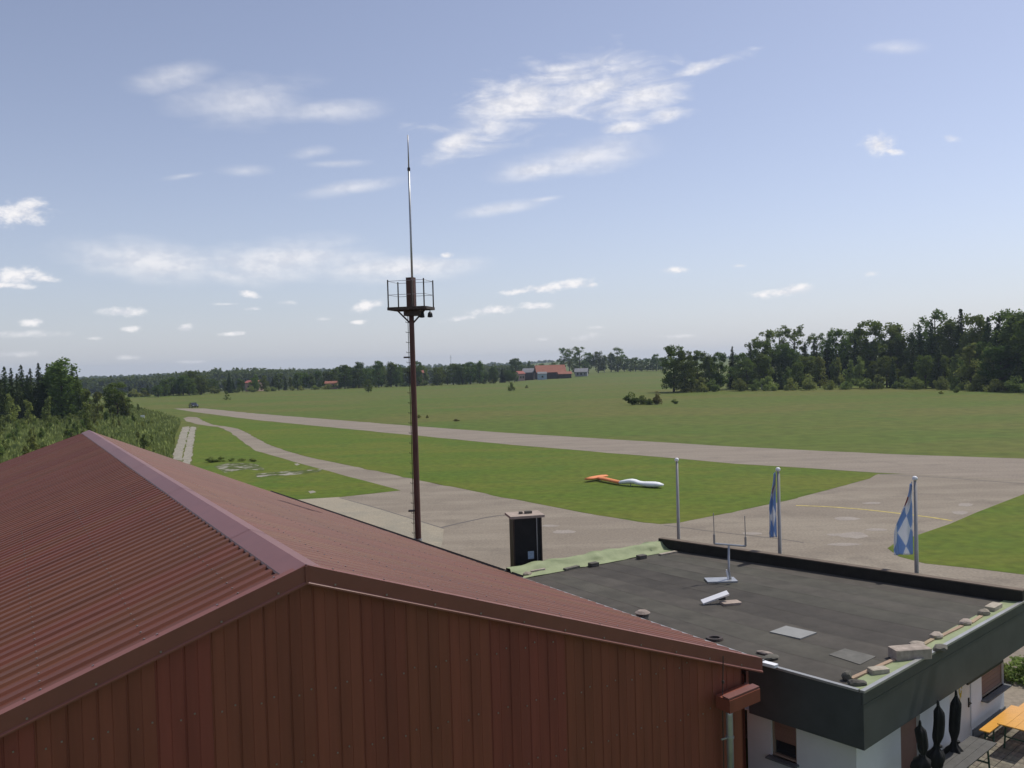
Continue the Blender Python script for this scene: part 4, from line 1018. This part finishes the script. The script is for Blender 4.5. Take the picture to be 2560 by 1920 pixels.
def npmesh(name, v, f, mt):
    me = bpy.data.meshes.new(name); n = len(f); me.vertices.add(len(v)); me.vertices.foreach_set('co', v.astype(np.float32).ravel())
    me.loops.add(n*4); me.loops.foreach_set('vertex_index', f.astype(np.int32).ravel()); me.polygons.add(n); me.polygons.foreach_set('loop_start', np.arange(0, n*4, 4, dtype=np.int32))
    me.update(calc_edges=True); me.validate(); me.materials.append(mt); return me
def trunk_mesh(name, h, r, limbs, rg, mt):
    mb = MB(); mb.tube([(0,0,-.02),(r*.3*rg.normal(),r*.3*rg.normal(),h*.5),(r*rg.normal()*.6,r*rg.normal()*.6,h)], [r*1.25,r*.8,r*.25], 7)
    for (z, ang, L_, rise) in limbs:
        x, y = math.cos(ang), math.sin(ang); mb.tube([(0,0,z),(x*L_*.5,y*L_*.5,z+rise*.55),(x*L_,y*L_,z+rise)], [r*.42,r*.28,r*.08], 5, False)
    me = bpy.data.meshes.new(name); me.from_pydata([tuple(v) for v in mb.v], [], mb.f); me.materials.append(mt); return me
TREES = {}
def reg(kind, trunk, crown): TREES.setdefault(kind, []).append((trunk, crown))
for vnum in range(3):
    rg = np.random.default_rng(100+vnum)
    # round broadleaf, unit height
    cs, rs_ = [], []
    for k in range(60):
        th = rg.uniform(0, 2*math.pi); z = rg.uniform(.10, .93); rr = .30*math.sqrt(max(.05, 1-((z-.48)/.49)**2))*math.sqrt(rg.uniform(.05, 1))
        cs.append((rr*math.cos(th), rr*math.sin(th), z)); q = rg.uniform(.06, .12); rs_.append((q, q, q*.8))
    v, f = leafcloud(cs, rs_, [95]*60, .019, rg, .35)
    reg('broad', trunk_mesh('trunk', .62, .022, [(rg.uniform(.2,.5), rg.uniform(0,6.3), .22, .2) for _ in range(7)], rg, M_BARK), npmesh('crown', v, f, M_LEAF))
    # airy tree with visible stems
    cs, rs_ = [], []
    for k in range(40):
        th = rg.uniform(0, 2*math.pi); z = rg.uniform(.30, .97); rr = .20*math.sqrt(max(.08, 1-((z-.68)/.34)**2))*rg.uniform(.2, 1)
        cs.append((rr*math.cos(th), rr*math.sin(th), z)); q = rg.uniform(.035, .07); rs_.append((q, q, q))
    v, f = leafcloud(cs, rs_, [60]*40, .014, rg, .2)
    reg('airy', trunk_mesh('trunk', .93, .014, [(rg.uniform(.3,.75), rg.uniform(0,6.3), .13, .14) for _ in range(10)], rg, M_BARK), npmesh('crown', v, f, M_LEAF2))
    # birch or poplar shape: tall oval, light
    cs, rs_ = [], []
    for k in range(52):
        th = rg.uniform(0, 2*math.pi); z = rg.uniform(.12, .96); rr = .15*math.sqrt(max(.06, 1-((z-.5)/.48)**2))*rg.uniform(.2, 1)
        cs.append((rr*math.cos(th), rr*math.sin(th), z)); q = rg.uniform(.045, .08); rs_.append((q, q, q*1.3))
    v, f = leafcloud(cs, rs_, [80]*52, .016, rg, .35)
    reg('oval', trunk_mesh('trunk', .85, .013, [(rg.uniform(.2,.6), rg.uniform(0,6.3), .10, .12) for _ in range(5)], rg, M_BIRCH if vnum == 1 else M_BARK), npmesh('crown', v, f, M_LEAF2))
    # spruce
    V = []; n = 0
    pts, axs = [], []
    for k in range(48):
        t_ = k/47; z = .04+.955*t_; R_ = .175*(1-t_)**.75*(.8+.35*rg.random())+.006
        nb = int(13*(1-t_))+6
        for j in range(nb):
            th = rg.uniform(0, 2*math.pi); L_ = R_*rg.uniform(.7, 1.15); ns = max(2, int(L_/.014))
            for q in range(ns):
                u = (q+1)/ns; p = np.array([math.cos(th)*L_*u, math.sin(th)*L_*u, z-.28*L_*u+.1*L_*u*u]); pts.append(p+rg.normal(size=3)*.004); axs.append(th)
    pts = np.array(pts); tot = len(pts); a = rg.normal(size=(tot,3)); a[:,2] *= .6; a /= np.linalg.norm(a,axis=1)[:,None]; b = np.cross(a, rg.normal(size=(tot,3))); b /= np.linalg.norm(b,axis=1)[:,None]
    s_ = (.019*(.6+.7*rg.random(tot)))[:,None]
    v = np.stack([pts-a*s_, pts+b*s_*.55, pts+a*s_, pts-b*s_*.55],1).reshape(-1,3); f = np.arange(tot*4).reshape(-1,4)
    reg('spruce', trunk_mesh('trunk', .96, .014, [], rg, M_BARK), npmesh('crown', v, f, M_NEED))
    # shrub to the ground, unit height and about 1.2 wide
    cs, rs_ = [], []
    for k in range(16):
        th = rg.uniform(0, 2*math.pi); rr = rg.uniform(0, .42); z = rg.uniform(.15, .78)*(1-.5*rr/.42)
        cs.append((rr*math.cos(th), rr*math.sin(th), z)); q = rg.uniform(.13, .24); rs_.append((q, q, q))
    v, f = leafcloud(cs, rs_, [80]*16, .045, rg, .4); v[:,2] = np.maximum(v[:,2], 0)
    reg('shrub', trunk_mesh('stem', .5, .02, [(.1, rg.uniform(0,6.3), .25, .3) for _ in range(4)], rg, M_BARK), npmesh('foliage', v, f, M_SHRUB))
    # young tree / sapling shaped scrub, ragged
    cs, rs_ = [], []
    for k in range(20):
        th = rg.uniform(0, 2*math.pi); z = rg.uniform(.08, .95); rr = .22*(1-z*.8)*rg.uniform(.2, 1.1)
        cs.append((rr*math.cos(th), rr*math.sin(th), z)); q = rg.uniform(.05, .11)*(1.25-.6*z); rs_.append((q, q, q*1.4))
    v, f = leafcloud(cs, rs_, [60]*20, .026, rg, .3); v[:,2] = np.maximum(v[:,2], 0)
    reg('sapling', trunk_mesh('stem', .9, .012, [(rg.uniform(.1,.5), rg.uniform(0,6.3), .15, .2) for _ in range(4)], rg, M_BARK), npmesh('foliage', v, f, M_SHRUB))
PN = {'broad':('trunk','crown'),'airy':('trunk','crown'),'oval':('trunk','crown'),'spruce':('trunk','crown'),'shrub':('stem','foliage'),'sapling':('stem','foliage')}
ON = {'broad':'broadleaf_tree','airy':'slender_tree','oval':'birch_tree','spruce':'spruce_tree','shrub':'shrub','sapling':'young_tree'}
tr = random.Random(11)
def plant(kind, loc, h, wfac=1.0, label='', cat=None, group=None, crown_m=None):
    o_ = bpy.data.objects.new(ON[kind], None); link(o_); o_.location = loc; o_.scale = (h*wfac, h*wfac, h); o_.rotation_euler = (0, 0, tr.uniform(0, 6.28))
    tm, cm = tr.choice(TREES[kind])
    for nm, me in zip(PN[kind], (tm, cm)):
        c_ = bpy.data.objects.new(nm, me); link(c_, o_)
        if crown_m is not None and nm in ('crown', 'foliage'):
            c_.material_slots[0].link = 'OBJECT'; c_.material_slots[0].material = crown_m
    tag(o_, label, cat or {'shrub':'shrub'}.get(kind, 'tree'), group); return o_
def at_dist(px, py_h, d):
    v = ray(px, py_h); k = d/math.hypot(v.x, v.y); return CP+v*k
def tree_px(kind, px, top_py, d, wfac=1.0, **k):
    q = at_dist(px, 900, d); z0_ = hfun(q.x, q.y) if d > 405 else 0.0
    zt_ = zat((q.x, q.y), top_py); return plant(kind, Vector((q.x, q.y, z0_)), max(1.0, zt_-z0_), wfac, **k)
KW = {'broad':'rounded broadleaf tree','airy':'slender open-crowned tree','oval':'tall birch-like tree','spruce':'dark spruce','shrub':'low bush','sapling':'young bushy tree'}
def wood(lst, where, group):
    """lst of (kind, px, top, dist, width); labels count each kind from the left"""
    cnt = {}
    for (kind, px, top, d, w_) in sorted(lst, key=lambda q: q[1]):
        i = cnt.get(kind, 0); cnt[kind] = i+1
        tree_px(kind, px, top, d, w_, label='%s, %s from left %s' % (KW[kind], ordw(i), where), group=group)
# wood on the right
RW = [('broad',1683,860,282,1.0),('broad',1709,873,276,.9),('broad',1744,874,290,.9),('oval',1772,886,284,1.3),('broad',1796,878,288,.9),('spruce',1831,867,300,1.0),('broad',1855,880,296,.9),('spruce',1876,863,308,1.0),
 ('airy',1918,822,322,1.3),('airy',1947,822,330,1.2),('airy',1986,812,326,1.4),('airy',2042,832,330,1.2),('broad',2094,818,320,.8),('broad',2130,826,326,.8),('broad',2175,797,318,.95),('oval',2234,809,322,1.5),('broad',2252,832,316,.7),
 ('spruce',2299,811,306,.9),('airy',2338,773,312,1.2),('spruce',2330,800,300,1.0),('oval',2374,796,302,1.5),('spruce',2403,773,296,1.0),('broad',2436,782,292,.75),('spruce',2471,793,284,1.1),('broad',2520,771,272,.8),('spruce',2500,790,268,1.0),('oval',2553,777,262,1.6),('broad',2590,770,255,.9),('spruce',2630,760,255,1.0),('spruce',2570,784,275,1.0)]
rt = random.Random(5)
for px in range(1870, 2640, 26):     # lower edge trees in front
    RW.append((rt.choice(['broad','oval','sapling','spruce','broad','oval']), px+rt.uniform(-9,9), 905-18*max(0,(px-1900)/600)+rt.uniform(-22,18)-(16 if px > 2280 else 0), 286-max(0,(px-2250))*.11+rt.uniform(-4,8), rt.uniform(.9,1.4)))
for px in range(1890, 2640, 30):     # second row
    RW.append((rt.choice(['broad','oval','spruce','broad']), px+rt.uniform(-9,9), 862-34*max(0,(px-1950)/600)+rt.uniform(-18,14), 312-max(0,(px-2250))*.08+rt.uniform(-4,10), rt.uniform(.9,1.3)))
for px in range(1700, 2600, 46):
    RW.append(('shrub', px+rt.uniform(-12,12), 938+rt.uniform(-8,6)-(4 if px > 2200 else 0), 276-max(0,(px-2250))*.12, rt.uniform(.9,1.5)))
wood(RW, 'in the wood at right', 'trees of the wood on the right')
# wood at the left edge
LW = [('spruce',-12,905,232,1.0),('spruce',9,917,226,.95),('spruce',26,921,232,.9),('spruce',51,913,228,1.0),('spruce',74,922,236,.95),('spruce',95,909,232,1.0),('spruce',117,910,230,.9),('oval',150,896,218,1.7),('spruce',179,911,236,.8),('oval',132,915,224,1.2),
 ('spruce',190,930,240,.9),('spruce',40,935,220,1.0),('spruce',66,938,218,.9),('spruce',104,936,220,.9),('oval',196,950,214,1.3),('spruce',-40,890,230,1.0),('spruce',-5,930,216,.9),('sapling',212,968,208,1.1),('sapling',240,974,205,1.1),('sapling',20,985,205,1.2),('sapling',116,992,200,1.1),('sapling',64,1000,196,1.2)]
wood(LW, 'in the wood at left', 'trees of the wood on the left')
tree_px('broad', 289, 954, 222, 1.15, label='single dark tree right of the left-hand wood', group=None)
tree_px('oval', 306, 985, 215, 1.4, label='small tree touching the single dark tree by the left wood')
# field trees and bushes
def shrub_px(px, base, top, label, kind='shrub', w_=1.0, m_=None, group=None):
    q = P(px, base); return plant(kind, q, zat((q.x, q.y), top), w_, label, None, group, m_)
shrub_px(921, 981, 948, 'lone dark tree standing in the field left of the mast', 'broad', 1.05)
shrub_px(566, 1000, 976, 'lone small pointed bush in the field near the runway end', 'sapling', 1.7)
shrub_px(1279, 977, 951, 'grey-green round bush in the field below the farm', 'shrub', .9)
shrub_px(1317, 970, 961, 'tiny bush in the field below the red barn')
GB = 'bush group in the middle of the field'
shrub_px(1580, 1012, 976, 'leftmost dark bush of the group in the field', 'shrub', 1.25, M_LEAF, GB)
shrub_px(1606, 1011, 979, 'dark middle bush of the group in the field', 'shrub', 1.2, M_LEAF2, GB)
shrub_px(1625, 1012, 990, 'low dark bush in front of the yellowish one', 'shrub', 1.1, M_LEAF, GB)
shrub_px(1644, 1011, 975, 'yellowish bush at the right of the bush group', 'shrub', .95, M_DRY, GB)
shrub_px(1687, 1010, 995, 'small separate bush right of the bush group', 'shrub', 1.3, M_LEAF, GB)
shrub_px(2352, 985, 974, 'low bush in the field before the right wood', 'shrub', 1.3)
shrub_px(2392, 982, 962, 'round bush in the field before the right wood, with yellow top', 'shrub', 1.0, M_SHRUB)
shrub_px(1047, 1045, 1033, 'small weed clump beside the runway right of the mast', 'shrub', 1.3)
shrub_px(1140, 1053, 1045, 'brownish weed clump beside the runway', 'shrub', 2.2, M_DRY)
shrub_px(1068, 1045, 1036, 'dry yellow weed clump beside the runway', 'shrub', 1.0, M_DRY)
# farm wood behind the barn
FW = [('airy',1408,868,700,1.4),('airy',1423,871,705,1.2),('airy',1449,865,700,1.6),('broad',1470,880,690,.9),('broad',1495,877,690,1.0),('oval',1527,881,700,1.6),('airy',1544,868,700,1.8),('broad',1560,885,710,.9),('broad',1588,892,700,1.1),('broad',1617,896,700,1.1),('broad',1640,884,690,.9),('broad',1655,893,700,1.0),('broad',1436,890,720,1.0),('oval',1510,888,690,1.4),('broad',1575,897,690,1.2),('broad',1604,900,690,1.2),('broad',1632,899,700,1.2),('broad',1668,898,700,1.2),('broad',1385,905,740,1.3),('broad',1356,908,760,1.2),('oval',1325,903,740,1.2),('broad',1462,900,680,1.1),('broad',1545,893,690,1.1)]
wood(FW, 'behind the red-roofed barn', 'trees behind the farm')
# hedgerow trees across the field
HD = [('broad',860,911,452,1.0),('broad',895,903,456,.9),('broad',945,901,460,.8),('oval',976,905,462,1.4),('broad',990,908,462,.9),('broad',1041,901,470,.8),('broad',1091,917,472,1.1),('broad',1132,908,474,1.0),('broad',1155,908,474,1.0),('broad',1175,903,476,1.0),('oval',1198,901,478,1.3),('broad',1233,914,480,.9),('broad',1288,895,600,1.1),('broad',1262,925,500,1.2),
 ('broad',481,925,440,1.3),('broad',455,938,430,1.3),('broad',500,938,428,1.3),('broad',430,942,432,1.2),('broad',408,948,424,1.1),('broad',392,962,410,1.4),('spruce',571,932,440,1.2),('broad',470,945,424,1.4)]
rh_ = random.Random(9)
for px in range(320, 1290, 17):
    base_top = np.interp(px, [320,520,600,800,860,1250,1290], [968,952,944,932,918,922,928])
    HD.append((rh_.choice(['broad','broad','oval','spruce','broad']), px+rh_.uniform(-6,6), float(base_top)+rh_.uniform(-7,8), np.interp(px,[320,1290],[440,505])+rh_.uniform(-14,16), rh_.uniform(.95,1.5)))
for px in range(330, 1250, 30):
    base_top = np.interp(px, [320,800,1290], [972,958,945])
    HD.append(('shrub', px+rh_.uniform(-10,10), float(base_top)+rh_.uniform(-4,5), np.interp(px,[320,1290],[424,486])+rh_.uniform(-3,4), rh_.uniform(1.0,1.8)))
wood(HD, 'in the far hedgerow across the field', 'hedgerow trees across the field')
# far woods as one mass
def mass(name, rows, label, mt, rg, leaf):
    cs, rs_, n = [], [], []
    for (px, top, d) in rows:
        q = at_dist(px, 900, d); z0_ = hfun(q.x, q.y); zt_ = zat((q.x, q.y), top); h = zt_-z0_
        for k in range(5):
            z = z0_+h*rg.uniform(.25, .88); r_ = h*rg.uniform(.14, .24); cs.append((q.x+rg.normal()*h*.2, q.y+rg.normal()*h*.2, min(z, zt_-r_*.7))); rs_.append((r_, r_, r_*.9)); n.append(26)
    v, f = leafcloud(cs, rs_, n, leaf, rg, .5); me = npmesh(name, v, f, mt); o_ = bpy.data.objects.new(name, me); link(o_); tag(o_, label, 'wood', None, 'stuff'); return o_
rg = np.random.default_rng(44); rows = []
for px in np.arange(150, 1340, 5.0):
    top = np.interp(px, [150,200,300,400,480,570,660,740,800,1000,1340], [949,946,943,937,927,921,921,923,924,918,910])
    for d in (860, 930, 1010): rows.append((px+rg.normal()*3, top+rg.uniform(-2,5)+(2 if d < 900 else 0), d+rg.normal()*15))
mass('far_wood', rows, 'distant dark wood along the left horizon', M_LEAF, rg, 1.5)
rows = []
for px in np.arange(-100, 2700, 7.0):
    top = np.interp(px, [-100,200,800,1000,1340,1700,2700], [952,944,922,915,905,897,868])
    for d in (2300, 2500): rows.append((px+rg.normal()*4, top+rg.uniform(-2,4), d+rg.normal()*20))
mass('far_wood', rows, 'faint bluish wooded hills on the horizon', M_LEAF, rg, 3.6)
# scrub between hangar and left wood
poly = [(-80,1260),(40,1205),(200,1120),(330,1150),(424,1172),(436,1095),(450,1060),(400,1040),(300,1018),(200,1012),(-80,1030)]
def inpoly(x, y):
    c_ = False; n = len(poly)
    for i in range(n):
        (x0, y0), (x1, y1) = poly[i], poly[(i+1)%n]
        if (y0 > y) != (y1 > y) and x < (x1-x0)*(y-y0)/(y1-y0)+x0: c_ = not c_
    return c_
cnt = 0; tries = 0; wp_ = [P(*q) for q in poly]
xs = [p.x for p in wp_]; ys = [p.y for p in wp_]
SL = 'leafy scrub bush in the overgrown strip left of the hangar'
while cnt < 300 and tries < 9000:
    tries += 1; x, y = tr.uniform(min(xs), max(xs)), tr.uniform(min(ys), max(ys)); q = pr(Vector((x, y, 0)))
    if not inpoly(*q): continue
    kind = tr.choice(['shrub','sapling','sapling']); h = tr.uniform(1.6, 3.6) if kind == 'shrub' else tr.uniform(2.2, 5.0)
    h *= .72
    if q[0] > 250: h *= .8
    if q[0] > 380: h *= .6
    plant(kind, Vector((x, y, 0)), h, tr.uniform(.9, 1.4), SL, 'shrub', 'scrub bushes left of the hangar', tr.choice([M_SHRUB, M_SHRUB, M_SHRUB, M_LEAF2])); cnt += 1
# tall weeds under the scrub as one mass
rg = np.random.default_rng(77); pts = []
while len(pts) < 42000:
    x, y = rg.uniform(min(xs), max(xs)), rg.uniform(min(ys), max(ys)); q = pr(Vector((x, y, 0)))
    if inpoly(*q): pts.append((x, y))
pts = np.array(pts); n = len(pts); h = rg.uniform(.5, 1.5, n); th = rg.uniform(0, 2*math.pi, n); w_ = rg.uniform(.10, .22, n); ln = rg.normal(size=(n, 2))*.25
dx = np.cos(th)*w_; dy = np.sin(th)*w_; z = np.zeros(n)
v = np.stack([np.stack([pts[:,0]-dx, pts[:,1]-dy, z],1), np.stack([pts[:,0]+dx, pts[:,1]+dy, z],1), np.stack([pts[:,0]+dx*.5+ln[:,0], pts[:,1]+dy*.5+ln[:,1], h],1), np.stack([pts[:,0]-dx*.7+ln[:,0], pts[:,1]-dy*.7+ln[:,1], h*.85],1)],1).reshape(-1,3)
me = npmesh('tall_weeds', v, np.arange(n*4).reshape(-1,4), M_WEED); o = bpy.data.objects.new('tall_weeds', me); link(o); tag(o, 'tall weeds filling the overgrown strip left of the hangar', 'weeds', None, 'stuff')
# dark weed tufts behind the hangar by the gravel
for i, (px, py, tp_) in enumerate([(528,1156,1140),(552,1154,1138),(580,1153,1143),(606,1153,1146),(632,1154,1148)]):
    q = P(px, py); plant('shrub', q, max(.5, zat((q.x, q.y), tp_)), 2.0, 'low dark weed tuft, %s from the left along the gravel behind the hangar' % ordw(i), 'weeds', 'weed tufts by the gravel', M_SHRUB)
# hedge beyond the clubhouse terrace
hb = P(2556, 1700)
for i in range(7):
    q = flat(wB)+fe*(2.4+.3*i)-fn*(-3.2+i*.9); plant('shrub', q, 1.1, 1.3, 'low hedge bush, %s from the clubhouse corner beyond the terrace' % ordw(i), 'hedge', 'hedge beyond the terrace', M_SHRUB)

# ------------------------------------------------------------------ farm and far houses
def house(name, px0, px1, ridge_py, eave_py, base_py, d, depth, wm, rm, label, cat='house', ang=0.0, overh=.6, winn=0):
    c_ = at_dist((px0+px1)/2, 900, d); z0_ = hfun(c_.x, c_.y); W_ = (px1-px0)/FPX*d
    t_ = thing(name, Vector((c_.x, c_.y, z0_)), label, cat)
    ze = zat((c_.x, c_.y), eave_py)-z0_; zr = zat((c_.x, c_.y), ridge_py)-z0_; ze = max(ze, 1.8); zr = max(zr, ze+1)
    ca_, sa2 = math.cos(ang), math.sin(ang); X = Vector((ca_, sa2, 0)); Y = Vector((-sa2, ca_, 0)); hw, hd_ = W_/2, depth/2
    mb = MB(); mb.add([X*a-Y*hd_*s2+UP*z for s2 in (1,-1) for a, z in ((-hw+overh,0),(hw-overh,0),(hw-overh,ze),(-hw+overh,ze))], [(0,1,2,3),(5,4,7,6),(1,5,6,2),(4,0,3,7)])
    mb.add([X*(s2*(hw-overh))+v for s2 in (1,) for v in (-Y*hd_+UP*ze, Y*hd_+UP*ze, UP*zr)]+[X*(-hw+overh)+v for v in (-Y*hd_+UP*ze, Y*hd_+UP*ze, UP*zr)], [(0,1,2),(4,3,5)])
    mb.build('wall', wm, t_)
    mb = MB(); k = (zr-ze)/hd_
    for s2 in (-1, 1):
        a = [X*(-hw)+UP*(zr+.12), X*hw+UP*(zr+.12), X*hw+Y*(s2*(hd_+overh))+UP*(ze-k*overh+.12), X*(-hw)+Y*(s2*(hd_+overh))+UP*(ze-k*overh+.12)]
        mb.add(a+[v-UP*.2 for v in a], [(0,1,2,3),(7,6,5,4),(0,4,5,1),(1,5,6,2),(2,6,7,3),(3,7,4,0)])
    mb.build('roof', rm, t_)
    for i in range(winn):
        u = -hw+overh+(i+.7)*(W_-2*overh)/(winn+.4); mb = MB(); mb.box(X*u-Y*(hd_+.02)+UP*(ze*.5), (1.1,.06,1.3), (X, Y, UP)); mb.build('window', M_GLASS, t_)
    return t_
house('barn', 1336, 1412, 913, 929, 944, 570, 11, M_HWOOD, M_TILE, 'long barn with red tiled roof on the far field', 'barn', .12)
o = house('barn', 1392, 1428, 929, 934, 943, 560, 6, M_HWOOD, M_TILE, 'low red-roofed lean-to right of the long barn', 'shed', .1)
house('shed', 1342, 1366, 931, 934, 945, 556, 4, M_HBLUE, M_GTILE, 'pale blue shed in front of the red barn', 'shed', .1, .3, 1)
house('farmhouse', 1306, 1336, 921, 930, 947, 575, 8, M_HWOOD, M_GTILE, 'dark timber building left of the red barn', 'barn', -.2)
house('house', 1288, 1308, 928, 934, 947, 560, 6, M_HPINK, M_TILE, 'small pinkish house left of the farm', 'house', .5, .4, 2)
house('house', 1436, 1470, 921, 929, 938, 600, 8, M_HOUSE, M_GTILE, 'pale house with grey roof right of the red barn', 'house', -.15, .5, 3)
house('house', 811, 843, 954, 958, 968, 466, 6, M_HPINK, M_TILE, 'pink-walled house in front of the hedgerow trees', 'house', .1, .4, 2)
house('house', 616, 652, 953, 956, 962, 478, 7, M_HPINK, M_TILE, 'reddish roofed house half hidden in the left hedgerow', 'house', -.2, .5, 2)
house('house', 1036, 1058, 926, 932, 945, 484, 7, M_HPINK, M_TILE, 'pinkish house just right of the mast among trees', 'house', .2, .4, 1)
# far lattice pole
q = at_dist(1127, 900, 520); z0_ = hfun(q.x, q.y); t = thing('radio_pole', Vector((q.x, q.y, z0_)), 'thin distant pole rising above the hedgerow trees', 'pole')
zt_ = zat((q.x, q.y), 888)-z0_; mb = MB(); mb.tube([(0,0,0),(0,0,zt_)], [.22,.10], 8); mb.build('pole', M_STEEL, t); mb = MB(); mb.tube([(-.8,0,zt_-1.5),(.8,0,zt_-1.5)], .07, 6); mb.build('crossarm', M_STEEL, t)
# white marker by the scrub
q = P(357, 1056); t = thing('marker_board', q, 'small white marker board at the edge of the scrub', 'marker')
mb = MB(); mb.tube([(0,0,0),(0,0,1.0)], .04, 8); mb.build('post', M_STEEL, t); mb = MB(); mb.box((0,-.05,1.15), (.85,.05,.75)); mb.build('board', M_WHITE, t)

# ------------------------------------------------------------------ haze
hz = MB(); hz.box((0, 0, 14), (7600, 7600, 64)); ho = hz.build('haze', None); ho['kind'] = 'stuff'
hm = bpy.data.materials.new('haze_air'); hm.use_nodes = True; N, L = hm.node_tree.nodes, hm.node_tree.links
N.remove(N['Principled BSDF']); pvn = N.new('ShaderNodeVolumePrincipled'); pvn.inputs['Color'].default_value = (.70,.83,1.0,1); pvn.inputs['Density'].default_value = .00014; pvn.inputs['Anisotropy'].default_value = .2
L.new(pvn.outputs[0], N['Material Output'].inputs['Volume']); ho.data.materials.append(hm)
